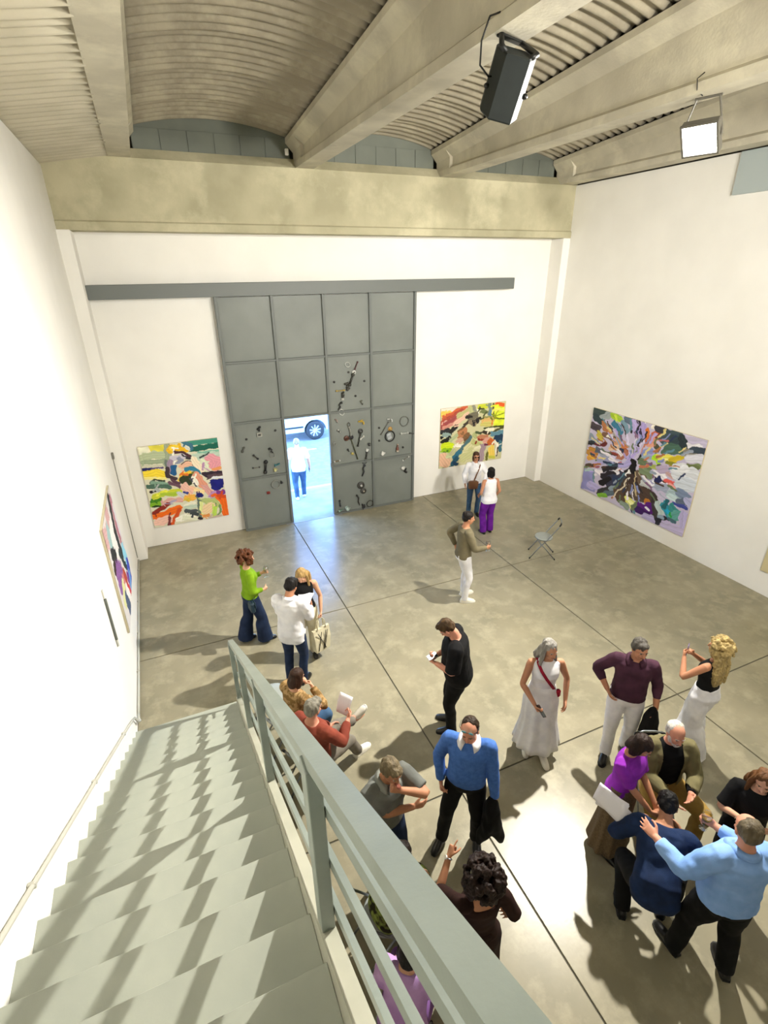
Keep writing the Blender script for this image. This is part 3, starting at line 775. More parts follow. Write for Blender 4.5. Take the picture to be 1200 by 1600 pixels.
# ------------------------------------------------------------------ things in hands
def frame(p, d, n):
    d = d.normalized(); n = (n-d*n.dot(d)).normalized(); t = d.cross(n)
    return Matrix(((t.x, d.x, n.x, p.x), (t.y, d.y, n.y, p.y), (t.z, d.z, n.z, p.z), (0, 0, 0, 1)))
def phone(fr, k, label, col='1a1a1c', tilt=None):
    p, d, n = fr[k]; M = frame(p+d*.095+n*.030, tilt or d, n)
    o = empty('phone', M.to_translation()); tag(o, label, 'phone'); L = Matrix.Translation(-M.to_translation()) @ M
    MB().bbox((-.037, -.075, -.005), (.037, .075, .004), .003, L).build('case', mat('phone_'+col, col, .35), o)
    MB().bbox((-.034, -.070, .004), (.034, .070, .0055), .0005, L).build('screen', mat('screen_dark', '22262c', .12), o)
    return o
M_WINE = mat('wine_amber', 'b98a3c', .15)
def wine_glass(fr, k, label, wine=True):
    p = fr[k+'palm']; o = empty('wine_glass', (p.x, p.y, p.z-.09)); tag(o, label, 'glass')
    MB().lathe([(.002, .004), (.034, .0), (.034, .003), (.006, .008), (.0045, .02), (.0045, .085), (.012, .092)], 14).build('stem', M_GLASS, o, True)
    MB().lathe([(.010, .09), (.030, .105), (.041, .135), (.040, .165), (.034, .195), (.033, .195), (.039, .165), (.040, .135), (.029, .107), (.009, .093)], 16).build('bowl', M_GLASS, o, True)
    if wine: MB().lathe([(.008, .094), (.028, .108), (.0385, .135), (.0385, .142)], 14).build('wine', M_WINE, o, True)
    return o
def sheet(pts, label, bend=.02, name='paper_sheet'):
    a, b, c, d = [Vector(p) for p in pts]; n = 6; vs = []; fs = []; nn = (b-a).cross(d-a).normalized()
    for t in (0, 1):
        for i in range(n+1):
            for j in range(n+1):
                u, v = i/n, j/n; vs.append(a.lerp(b, u).lerp(d.lerp(c, u), v)+nn*(bend*math.sin(PI*v)+t*.0012))
    m = n+1; K = m*m
    for i in range(n):
        for j in range(n):
            q = i*m+j; fs.append((q, q+1, q+m+1, q+m)); fs.append((K+q+m, K+q+m+1, K+q+1, K+q))
    for i in range(n):
        fs += [(i*m, (i+1)*m, K+(i+1)*m, K+i*m), (i*m+n, K+i*m+n, K+(i+1)*m+n, (i+1)*m+n), (i, K+i, K+i+1, i+1), (n*m+i, n*m+i+1, K+n*m+i+1, K+n*m+i)]
    mb = MB(); org = a.copy(); mb.add([v-org for v in vs], fs); o = mb.build(name, M_PAPER, None, True, org)
    return tag(o, label, 'paper')
def held_coat(top, length, label, w=.13, dirv=(1, 0)):
    """a black coat hanging in folds from a hand, split into two tails"""
    o = empty('coat', top); tag(o, label, 'coat'); g = MB(); dx = Vector((dirv[0], dirv[1], 0)).normalized()
    g_ = lambda a, z: dx*a+Vector((0, 0, -z))
    limb(g, [g_(-.01, -.06), g_(0, .05), g_(.0, length*.45), g_(-w*.55, length*.78), g_(-w*.75, length)], [.045, .075, .095, .060, .038], 12)
    limb(g, [g_(.01, -.02), g_(.02, .10), g_(w*.35, length*.5), g_(w*.9, length*.72), g_(w*1.1, length*.86)], [.05, .07, .085, .055, .034], 12)
    grow(g, 'coat_cloth', cloth('coat_black', '0a0a0b', '101012'), o, .010, 3, None, wrinkle(.010, (30, 30, 14), 2.0)); return o
def ribbon(pts, w, label_part, m, parent, nrm):
    pts = [Vector(p) for p in pts]; vs = []; fs = []
    for i, p in enumerate(pts):
        t = (pts[min(i+1, len(pts)-1)]-pts[max(i-1, 0)]).normalized(); b = t.cross(Vector(nrm)).normalized()*w/2; n = Vector(nrm).normalized()*.0025
        vs += [p-b-n, p+b-n, p+b+n, p-b+n]
    for i in range(len(pts)-1):
        for k in range(4): fs.append((i*4+k, i*4+(k+1) % 4, i*4+4+(k+1) % 4, i*4+4+k))
    return MB().add(vs, fs).build(label_part, m, parent, True)
def open_front(w0, y0=.02):
    def cut(me):
        bm = bmesh.new(); bm.from_mesh(me)
        kill = [f for f in bm.faces if f.calc_center_median().y > y0 and abs(f.calc_center_median().x) < w0]
        bmesh.ops.delete(bm, geom=kill, context='FACES'); bm.to_mesh(me); bm.free()
    return cut

# ------------------------------------------------------------------ the people, garment colours
K = dict(white=cloth('white_cotton', 'e9e8ea', 'd6d6dc'), black=cloth('black_cloth', '0b0b0c', '121214'), jeans=cloth('blue_denim', '34506f', '486585', nscale=5),
         navyj=cloth('navy_denim', '1b2740', '25334f'), purple=cloth('violet_cloth', '6a1f93', '551579'), olive=cloth('olive_knit', '756d56', '665f4a'), green=cloth('lime_knit', '7fa51e', '6c9016'),
         rust=cloth('rust_shirt', '8e4636', '7a3a2d'), grey=cloth('grey_trouser', '7d766a', '6d675d'), tan=cloth('tan_jacket', 'a98a5e', '7b6038', nscale=22, lo=.45, hi=.55), plum=cloth('plum_shirt', '4a2c3c', '3b2230'),
         tee=cloth('purple_tee', '8f2fae', '7b2498'), skirt=cloth('brown_skirt', '6f5e48', '5b4c3a', nscale=60), moss=cloth('moss_jacket', '77704f', '666042'), khaki=cloth('khaki_trouser', 'a98a4a', '94793f'),
         navy=cloth('dark_navy', '1c2f52', '15233f'), sky=cloth('sky_shirt', '8fb5ee', '7aa2e0'), blue=cloth('blue_sweater', '4c74bd', '4068ae', nscale=30), polo=cloth('grey_polo', '6f716c', '5f615d'),
         brown=cloth('dark_brown', '2d1914', '241310'), lilac=cloth('lilac_top', 'c9a4d8', 'a97fc0', nscale=3), violet2=cloth('mauve_trouser', '7f5a92', '6d4c80'), cream=cloth('cream_cloth', 'd9d2b6', 'c8c0a2'),
         leaf=cloth('leaf_print', '2a2a16', '8a9a4a', nscale=13, ndetail=1, lo=.46, hi=.54, col3='2a1a18', n3=9.0),
         shoeb=mat('black_leather', '0f0f10', .3), shoew=mat('white_sneaker', 'e6e2d4', .5), shoebr=mat('brown_leather', '5a3620', .4), sole=mat('sole_white', 'dcd8cc', .6), soleb=mat('sole_black', '1a1a1a', .7))
def SH(c, sole=None): return ('shoes', K[c], dict(sole=K[sole] if sole else None))

# outside the door
f = person('person in white tee and blue jeans walking on the pavement outside the door', 2.95, 12.55, 12, 1.66, tone='fair', build=1.1,
       feet=dict(R=(.10, .10, -8, 0), L=(-.10, -.14, 8, .02)), hands=dict(R=dict(to=(.31, .06, .90)), L=dict(to=(-.30, .02, .92))), head=(0, 12, 0), vox=.009,
       wear=[('top', K['white'], dict(sleeve_len=.42, hem=.82, ease=.022, kind='loose')), ('trousers', K['jeans']), SH('shoew')], hair=('receding', 'b8b2a6'))
phone(f, 'R', 'small dark phone in the hand of the person walking outside')
# by the back right painting
f = person('person in a loose white shirt and blue jeans with dark glasses before the small painting', 6.56, 9.72, 200, 1.63, 'f', 'tan',
       hands=dict(R=dict(to=(.26, .08, .92)), L=dict(to=(-.22, .13, .95), pole=(-1, -.5, 0))), feet=dict(R=(.12, .05, -8, 0), L=(-.11, 0, 8, 0)),
       wear=[('top', K['white'], dict(kind='loose', hem=.92, ease=.022, collar=K['white'])), ('trousers', K['jeans'], dict(width=(.088, .07, .062))), SH('shoeb')], hair=('bob', '4a3020'), vox=.008)
def glasses(fr, label, up=0.0, back=0.0, lens='1a1a1a', name='glasses'):
    HMw = fr['HM']; o = empty(name, HMw.to_translation()); tag(o, label, 'glasses'); L = Matrix.Translation(-HMw.to_translation()) @ HMw
    for q in (1, -1):
        MB().ell((q*.033, .098-back, .002+up), (.024, .004, .018), 12, 8, L).build('lens', mat('lens_'+lens, lens, .1), o, True)
        MB().tube([L @ Vector(p) for p in ((q*.057, .093-back, .006+up), (q*.084, .06-back, .008+up), (q*.086, -.02-back*.6, .004+up*.8))], .0028*fr['s'], 6).build('temple', M_BLACK, o, True)
    MB().tube([L @ Vector(p) for p in ((-.012, .1-back, .006+up), (0, .104-back, .01+up), (.012, .1-back, .006+up))], .003*fr['s'], 6).build('bridge', M_BLACK, o, True)
    return o
glasses(f, 'dark framed glasses worn by the person with the brown shoulder bag')
def shoulder_bag(fr, at, strap_pts, label, m, ms, size=(.11, .05, .10)):
    p = fr['loc'](at); o = empty('shoulder_bag', p); tag(o, label, 'bag'); rot = fr['BW'].to_3x3().to_4x4(); s = fr['s']
    MB().bbox((-size[0], -size[1], -size[2]), (size[0], size[1], size[2]), .02, rot).build('pouch', m, o)
    MB().bbox((-size[0]-.003, size[1]-.004, -.01), (size[0]+.003, size[1]+.008, size[2]+.004), .003, rot).build('flap', m, o)
    pts = [fr['tor'](q)-p for q in strap_pts]
    nrm = fr['BW'].to_3x3() @ Vector((0, 1, 0)); ribbon(pts, .03, 'strap', ms, o, nrm)
    return o
brl = mat('tan_leather', '6f4a30', .45)
shoulder_bag(f, (.07, .185, .93), [(-.10, .02, 1.46), (-.10, .09, 1.42), (-.05, .152, 1.30), (.0, .150, 1.16), (.05, .16, 1.02), (.06, .17, .98)], 'brown leather shoulder bag worn across the white shirt', brl, brl)
person('person with a black bob in a white sleeveless top and violet trousers seen from behind', 6.33, 8.75, 6, 1.60, 'f', 'tan', 
       hands=dict(R=dict(to=(.22, .10, .93)), L=dict(to=(-.20, .16, .98))), vox=.008,
       wear=[('top', K['white'], dict(sleeve_len=0, hem=.85, kind='loose', ease=.020, flare=.06)), ('trousers', K['purple'], dict(width=(.10, .09, .085), ease=.012)), SH('shoeb')], hair=('bob', '120e0c'))
f = person('person with a dark topknot in an olive pullover and white jeans holding a glass', 4.40, 6.70, 100, 1.78, tone='tan', lean=2, head=(12, 6, 0),
       hands=dict(R=dict(to=(.16, .34, 1.10), palm=(-1, 0, .2), grip='hold', pole=(.6, -1, -.6)), L=dict(to=(-.24, -.06, 1.0), pole=(-1, -.8, 0))), feet=dict(R=(.11, .02, -10, 0), L=(-.12, .10, 8, 0)), vox=.0075,
       wear=[('top', K['olive'], dict(hem=.90, ease=.014)), ('trousers', K['white'], dict(width=(.086, .066, .056))), SH('shoew', 'sole')], hair=('bun', '1a1411'))
wine_glass(f, 'R', 'wine glass held by the person in the olive pullover', False)
# by the left wall and stairs
f = person('person with auburn curls in a lime green cardigan and flared navy jeans', .72, 7.08, 82, 1.66, 'f', 'fair', head=(0, 8, 0),
       hands=dict(L=dict(to=(-.10, .28, 1.23), grip='hold', palm=(1, 0, .3)), R=dict(to=(.12, .19, 1.05), grip='fist', palm=(-1, .2, .1), pole=(.7, -1, -.3))), feet=dict(R=(.09, .13, -5, 0), L=(-.09, -.17, 5, 0)), vox=.0075,
       wear=[('top', K['green'], dict(hem=.95, ease=.016, sleeve_len=.93)), ('trousers', K['navyj'], dict(width=(.098, .090, .135))), SH('shoeb')], hair=('curly', '5f3418', 0, 1.22))
wine_glass(f, 'L', 'wine glass raised by the person in the lime green cardigan', False)
shoulder_bag(f, (.20, -.06, .86), [(.17, .02, 1.0), (.19, -.04, .95)], 'small dark blue bag at the hip of the green cardigan', mat('navy_bag', '1c3442', .5), mat('navy_bag', '1c3442', .5), (.10, .035, .09))
f = person('person with long blond hair in a black sleeveless top looking down by the stairs', 1.42, 6.40, 195, 1.63, 'f', 'fair', head=(10, 34, 0),
       hands=dict(L=dict(to=(-.25, .10, .92), grip='hold'), R=dict(to=(.10, .30, 1.04), grip='hold', palm=(-.4, .2, .9), pole=(.6, -.6, -1))), vox=.0075,
       wear=[('top', K['black'], dict(sleeve_len=0, hem=.96, ease=.010)), ('trousers', K['cream'], dict(width=(.10, .09, .085))), SH('shoeb')], hair=('long', 'b4935c', .22))
p = f['Lpalm']
tb_ = empty('tote_bag', (p.x, p.y, .16)); tag(tb_, 'cream tote bag with black crossing lines hanging from the blond person\'s hand', 'bag')
MBr = Matrix.Rotation(R(20), 4, 'Z')
MB().rings([[MBr @ V(a*w, b*d, z) for a, b in ((-1, -1), (1, -1), (1, 1), (-1, 1))] for z, w, d in ((0, .10, .03), (.02, .13, .05), (.25, .145, .055), (.42, .15, .02))]).build('sack', K['cream'], tb_, False)
for q in (1, -1): MB().tube([MBr @ V(-.08, q*.03, .41), MBr @ V(-.06, q*.02, .56), MBr @ V(0, 0, p.z-.16), MBr @ V(.06, q*.02, .56), MBr @ V(.08, q*.03, .41)], .008, 6).build('handle', K['cream'], tb_, True)
for a, b in ((-.09, .05), (-.02, -.09), (.06, .0), (.09, .02)): MB().tube([MBr @ V(a, -.058, .38), MBr @ V((a+b)/2, -.063, .22), MBr @ V(b, -.058, .05)], .005, 6).build('printed_line', K['black'], tb_, True)
f = person('person with black hair in an untucked white shirt and dark trousers seen from behind', 1.08, 5.86, 38, 1.76, tone='tan', build=1.04, head=(8, 28, 0), lean=4,
       hands=dict(R=dict(to=(.14, .36, 1.10), grip='hold', palm=(-.6, .1, .8)), L=dict(to=(-.10, .36, 1.12), grip='hold', palm=(.6, .1, .8))), vox=.0075,
       wear=[('top', K['white'], dict(hem=.80, kind='loose', ease=.026, collar=K['white'], wr_amp=.006)), ('trousers', K['navyj'], dict(width=(.09, .068, .056))), SH('shoeb')], hair=('short', '15110f'))
a = f['Rpalm']; b = f['Lpalm']; c = (a+b)/2; fx = f['BW'].to_3x3() @ V(1, 0, 0); fy = f['BW'].to_3x3() @ V(0, 1, 0)
sheet([c-fx*.11-fy*.06+V(0, 0, .0), c+fx*.11-fy*.06, c+fx*.11+fy*.14+V(0, 0, .09), c-fx*.11+fy*.14+V(0, 0, .09)], 'white leaflet held open by the person in the untucked white shirt')
# seated beside the stairs
folding_chair(.74, 4.60, 62, 'folding chair under the seated person in the tan jacket beside the railing')
person('seated person with brown hair in a mottled tan jacket beside the stair railing', .77, 4.62, 62, 1.66, 'f', 'fair', seat=.46, lean=6, head=(0, 14, 0),
       hands=dict(R=dict(to=(.10, .26, 1.40), grip='hold', palm=(-.6, -.6, .3), pole=(1, .2, -.8)), L=dict(to=(-.10, .26, 1.40), grip='hold', palm=(.6, -.6, .3), pole=(-1, .2, -.8))), feet=dict(R=(.10, .42, -8, 0), L=(-.10, .46, 8, 0)), vox=.0075,
       wear=[('top', K['tan'], dict(hem=.88, ease=.024, kind='loose', name='jacket')), ('trousers', K['jeans']), SH('shoew', 'sole')], hair=('bob', '3a2417'))
folding_chair(.84, 4.06, 58, 'folding chair under the grey-haired person in the rust shirt')
f = person('seated person with grey hair in a rust red shirt and white sneakers reading a sheet', .88, 4.08, 55, 1.74, tone='pink', seat=.46, lean=-2, head=(8, 12, 0), build=1.04,
       hands=dict(R=dict(to=(.20, .36, 1.25), grip='hold', palm=(-.7, .2, .6), pole=(.6, -.2, -1)), L=dict(to=(-.06, .34, 1.02), pole=(-.8, -.3, -.6))), feet=dict(R=(.14, .62, -12, 0), L=(-.04, .80, -14, .27)), vox=.0075,
       wear=[('top', K['rust'], dict(hem=.90, ease=.02, sleeve_len=.95, wr_amp=.006)), ('trousers', K['grey'], dict(width=(.095, .075, .066), length=.9)), SH('shoew', 'sole')], hair=('short', '8f8a7c'))
p = f['Rpalm']; fx = f['BW'].to_3x3() @ V(1, 0, 0); fy = f['BW'].to_3x3() @ V(0, 1, 0)
sheet([p-fx*.16-V(0, 0, .06), p+fx*.02-V(0, 0, .06), p+fx*.02+fy*.10+V(0, 0, .16), p-fx*.16+fy*.10+V(0, 0, .16)], 'white sheet of paper held up by the seated person in the rust shirt')
folding_chair(.66, 5.30, 75, 'empty folding chair in the row behind the foot of the railing')
# middle of the room
f = person('person in a black tee and black trousers bending over a phone', 2.79, 4.19, -58, 1.78, tone='pink', build=1.16, belly=.04, lean=8, head=(0, 44, 0),
       hands=dict(R=dict(to=(.05, .27, 1.13), grip='hold', palm=(-.3, -.2, 1), pole=(.9, -.8, -.6)), L=dict(to=(-.07, .27, 1.09), grip='hold', palm=(.5, -.1, .9), pole=(-.9, -.8, -.6))), feet=dict(R=(.09, .07, -10, 0), L=(-.09, .05, 10, 0)),
       wear=[('top', K['black'], dict(sleeve_len=.48, hem=.86, ease=.030, kind='loose')), ('trousers', K['black'], dict(width=(.098, .078, .066))), SH('shoeb')], hair=('short', '4f3a22'))
phone(f, 'R', 'pale phone held by the person in the black tee', 'b9bcc0')
f = person('person with long grey hair in a white sleeveless dress with a red strap', 3.52, 3.50, 205, 1.72, 'f', 'tan', head=(-20, 6, 0),
       hands=dict(R=dict(to=(.16, .28, 1.04), grip='hold', palm=(-.6, 0, .8), pole=(.9, -1, -.2)), L=dict(to=(-.26, .10, .93), pole=(-.8, -1, 0))), feet=dict(R=(.10, -.03, -8, 0), L=(-.08, .14, 6, 0)),
       wear=[('top', K['white'], dict(sleeve_len=0, hem=1.0, ease=.012, name='dress_bodice')), ('skirt', K['white'], dict(waist=1.10, hem=.20, r0=.125, r1=.285, off=(0, .05), folds=11, amp=.018, name='dress_skirt')), SH('shoew')], hair=('long', '9a968e', .10))
phone(f, 'R', 'black phone in the hand of the person in the white dress')
rs = empty('shoulder_bag', f['tor']((0, .12, 1.2))); tag(rs, 'small crimson bag on a red strap across the white dress', 'bag'); p0 = rs.location.copy()
ribbon([f['tor'](q)-p0 for q in ((.105, -.03, 1.465), (.105, .06, 1.445), (.075, .115, 1.38), (.02, .152, 1.30), (-.04, .142, 1.21), (-.095, .108, 1.12), (-.125, .06, 1.05))], .035, 'band', cloth('crimson', '9c1f36', '7e172b'), rs, f['BW'].to_3x3() @ V(0, 1, .2))
MB().bbox((-.05, -.03, -.06), (.05, .03, .05), .02, Matrix.Translation(f['tor']((-.165, .03, .98))-p0) @ f['BW'].to_3x3().to_4x4()).build('pouch', cloth('crimson', '9c1f36'), rs)
f = person('person in a plum shirt and white trousers with a hand on the hip', 4.42, 3.06, 226, 1.76, tone='tan', build=1.06, belly=.03, head=(-26, 8, 0),
       hands=dict(R=dict(to=(.23, .09, 1.02), pole=(1, -.6, .1), grip='relaxed', palm=(-1, .3, 0)), L=dict(to=(-.30, .10, .92), grip='hold')), feet=dict(R=(.10, .12, -10, 0), L=(-.12, -.10, 8, 0)),
       wear=[('top', K['plum'], dict(hem=.94, ease=.014, sleeve_len=.80, collar=K['plum'])), ('trousers', K['white'], dict(width=(.10, .078, .068))), SH('shoeb', 'soleb')], hair=('short', '58534c'))
held_coat(f['Lpalm'], .55, 'black coat hanging from the hand of the person in the plum shirt', .10, (.7, -.7))
f = person('person with very long blond curls in white wide trousers holding up a phone', 5.31, 2.72, 2, 1.68, 'f', 'tan', head=(-6, 4, 0),
       hands=dict(R=dict(to=(-.02, .27, 1.36), grip='hold', palm=(-.6, -.6, .3), pole=(.8, 0, -1)), L=dict(to=(-.15, .28, 1.34), grip='hold', palm=(.5, -.7, .3), pole=(-.8, 0, -1))), feet=dict(R=(.10, .10, -4, 0), L=(-.10, -.12, 4, 0)),
       wear=[('top', K['black'], dict(sleeve_len=0, hem=1.02, ease=.010)), ('trousers', K['white'], dict(waist=1.08, width=(.115, .125, .185), ease=.014, wr_amp=.008)), SH('shoeb')], hair=('curlylong', 'b39c66', .34, 1.2))
phone(f, 'L', 'violet phone held up by the person with long blond curls', '7a6a9a', V(0, 0, 1))
# the group at the right
f = person('person in a purple tee and long brown skirt with papers under the arm', 3.44, 2.20, 165, 1.66, 'f', 'tan', head=(-12, 30, 0), lean=1,
       hands=dict(R=dict(to=(.04, .30, .98), grip='fist', palm=(-.8, 0, .5)), L=dict(to=(-.05, .31, 1.00), grip='fist', palm=(.8, 0, .5))),
       wear=[('top', K['tee'], dict(sleeve_len=.42, hem=.95, ease=.018)), ('skirt', K['skirt'], dict(waist=1.05, hem=.12, r0=.13, r1=.24, folds=9, amp=.014)), SH('shoeb')], hair=('bob', '2a1a12'))
for k, (du, rt) in enumerate(((0, 0), (.015, 8), (.03, -7))):
    RT = Matrix.Rotation(R(rt*1.6), 3, 'X'); q0 = V(.262+.012*k, .03+du, 1.02)
    sheet([f['loc'](q0+RT @ V(*q)) for q in ((.03, -.17, -.12), (.03, .15, -.14), (-.02, .16, .07), (-.02, -.15, .09))], ['top white sheet', 'middle white sheet', 'bottom white sheet'][k]+' of the papers under the arm of the purple tee', .01)
folding_chair(4.18, 2.34, 205, 'folding chair under the white-bearded person in the moss jacket')
person('seated person with a white beard in a moss green jacket and black sweater', 4.16, 2.31, 208, 1.78, tone='pink', build=1.06, belly=.02, seat=.47, lean=4, head=(-4, 4, 0), brow='d9d5cc', beard='d9d5cc',
       hands=dict(R=dict(to=(.10, .42, 1.16), grip='open', palm=(-.8, 0, .6), pole=(.8, -.4, -1)), L=dict(to=(-.10, .40, 1.20), grip='open', palm=(.8, 0, .5), pole=(-.8, -.4, -1))), feet=dict(R=(.16, .46, -12, 0), L=(-.28, .36, 26, 0)),
       wear=[('top', K['black'], dict(hem=.90, ease=.010, neck=1.49, name='sweater')), ('top', K['moss'], dict(hem=.84, ease=.030, kind='loose', name='jacket', cut=open_front(.105, .0), sleeve_len=.96)), ('trousers', K['khaki'], dict(width=(.10, .084, .072))), SH('shoebr')], hair=('receding', 'd9d5cc'))
f = person('person with black hair in a dark navy jacket leaning forward towards the seated beard', 3.14, 1.48, 50, 1.76, tone='tan', build=1.03, lean=46, head=(0, 4, 0), hipdrop=.31,
       hands=dict(R=dict(to=(.20, .58, .72), pole=(.8, -.6, -.4)), L=dict(to=(-.20, .54, .70), pole=(-.8, -.6, -.4))), feet=dict(R=(.17, .26, -12, 0), L=(-.17, .10, 12, 0)),
       wear=[('top', K['navy'], dict(hem=.86, ease=.024, kind='loose', name='jacket', wr_amp=.007)), ('trousers', K['black'], dict(width=(.10, .082, .072))), SH('shoeb', 'soleb')], hair=('short', '100d0c'))
f = person('person with thinning hair in a light blue shirt touching the navy jacket', 3.42, 1.12, 22, 1.80, tone='pink', build=1.14, belly=.05, head=(6, 12, 0), lean=3,
       hands=dict(L=dict(to=(-.46, .30, 1.20), grip='flat', palm=(.5, .6, -.6), pole=(-.6, -.4, -1)), R=dict(to=(.10, .40, 1.16), grip='hold', palm=(-1, .1, .2), pole=(.8, -.6, -.6))), feet=dict(R=(.17, -.08, -14, 0), L=(-.17, .10, 14, 0)),
       wear=[('top', K['sky'], dict(hem=.93, ease=.026, kind='loose', collar=K['sky'], sleeve_len=.95, wr_amp=.008)), ('trousers', K['black'], dict(width=(.102, .082, .072))), SH('shoeb', 'soleb')], hair=('receding', '6f6450'))
wine_glass(f, 'R', 'glass of amber wine held by the person in the light blue shirt')
person('person with long brown hair in a black top raising a hand to the chest', 4.24, 1.50, 240, 1.54, 'f', 'fair', head=(0, 10, 0),
       hands=dict(R=dict(to=(.06, .28, 1.28), grip='open', palm=(-.7, -.4, .2), pole=(.9, -.3, -.8)), L=dict(to=(-.08, .26, 1.22), grip='open', palm=(.6, -.5, .2), pole=(-.9, -.3, -.8))),
       wear=[('top', K['black'], dict(sleeve_len=.44, hem=.86, ease=.018, kind='loose')), ('trousers', K['black']), SH('shoeb')], hair=('long', '6f4a2a', .16))
# nearest the railing
f = person('person in a blue sweater and white collar with sunglasses pushed up on the head', 2.09, 2.88, 220, 1.77, tone='pink', build=1.0, belly=.035, head=(6, 16, 0),
       hands=dict(R=dict(to=(.24, .06, .90), palm=(-1, 0, 0), grip='hold', pole=(1, -.8, 0)), L=dict(to=(-.29, .10, .88), grip='hold')), feet=dict(R=(.20, .08, -16, 0), L=(-.15, -.02, 14, 0)),
       wear=[('top', K['blue'], dict(hem=.95, ease=.017, kind='loose', collar=K['white'], name='sweater')), ('trousers', K['black'], dict(width=(.096, .075, .066))), SH('shoeb')], hair=('receding', '3a2a1c'))
glasses(f, 'mirrored sunglasses pushed up on the head above the blue sweater', .076, .026, '6fb0c0', 'sunglasses')
held_coat(f['Lpalm'], .60, 'black coat hanging from the hand of the person in the blue sweater', .11, (.8, -.6))
person('person in a grey polo shirt resting the chin on a hand by the railing', 1.20, 2.87, 165, 1.74, tone='tan', build=1.04, lean=4, head=(-6, 20, 0),
       hands=dict(L=dict(to=(-.03, .20, 1.46), grip='fist', palm=(.6, -.6, .4), pole=(-1, .1, -.5)), R=dict(to=(-.16, .22, 1.15), grip='relaxed', palm=(0, -1, 0), pole=(.9, -.2, -.8))), feet=dict(R=(.12, .05, -8, 0), L=(-.12, .14, 8, 0)),
       wear=[('top', K['polo'], dict(sleeve_len=.40, hem=.88, ease=.022, kind='loose', collar=cloth('polo_collar', '8d8f88'))), ('trousers', K['navyj'], dict(width=(.096, .076, .068))), SH('shoebr')], hair=('short', '7a6c52'))
f = person('person with big dark curls in a dark brown dress pointing a finger', 1.50, 1.76, 8, 1.62, 'f', 'tan', head=(0, 8, 0),
       hands=dict(L=dict(to=(-.13, .36, 1.42), grip='point', palm=(.9, 0, -.3), pole=(-.8, -.2, -1)), R=dict(to=(.31, .05, .93))),
       wear=[('top', K['brown'], dict(sleeve_len=.50, hem=.98, ease=.014, neck=1.40, name='dress_bodice')), ('skirt', K['brown'], dict(waist=1.08, hem=.42, r0=.125, r1=.24, folds=8, amp=.012, name='dress_skirt')), SH('shoeb')], hair=('curly', '24140d', 0, 1.38))
wt = empty('wristwatch', f['L'][0]); tag(wt, 'small pale wristwatch on the pointing hand', 'watch'); M = frame(V(0, 0, 0), f['L'][1], f['L'][2])
MB().tube([M @ V(.030*math.cos(a), -.012, .024*math.sin(a)) for a in [2*PI*k/16 for k in range(16)]], .006, 6, True).build('band', M_STEEL, wt, True); MB().lathe([(.016, -.005), (.016, .005), (.012, .007)], 12, M @ Matrix.Translation((0, -.012, -.028))).build('dial', M_WHITE, wt)
folding_chair(.97, 2.36, 85, 'folding chair under the seated person in the leaf-print dress')
person('seated person in a dark green leaf-print dress glimpsed between the railing bars', .99, 2.34, 85, 1.64, 'f', 'fair', seat=.46, lean=8, head=(0, 20, 0),
       hands=dict(R=dict(to=(.12, .34, 1.02)), L=dict(to=(-.10, .36, 1.02))), feet=dict(R=(.10, .42, -6, 0), L=(-.10, .44, 6, 0)), vox=.0075,
       wear=[('top', K['leaf'], dict(sleeve_len=.7, hem=.86, ease=.024, kind='loose', name='dress')), ('trousers', K['leaf'], dict(width=(.12, .11, .10), name='dress_skirt')), SH('shoeb')], hair=('bob', '1c120d'))
folding_chair(.78, 1.62, 40, 'folding chair under the seated person in the lilac top')
person('seated person in a lilac top and mauve trousers below the railing', .80, 1.62, 40, 1.66, 'f', 'fair', seat=.46, lean=14, head=(0, 16, 0),
       hands=dict(R=dict(to=(.22, .36, 1.06)), L=dict(to=(-.12, .36, 1.02))), feet=dict(R=(.10, .42, -6, 0), L=(-.10, .44, 6, 0)), vox=.0075,
       wear=[('top', K['lilac'], dict(sleeve_len=.5, hem=.86, ease=.024, kind='loose')), ('trousers', K['violet2']), SH('shoeb')], hair=('bob', '0f0b0a'))
finish_jobs()

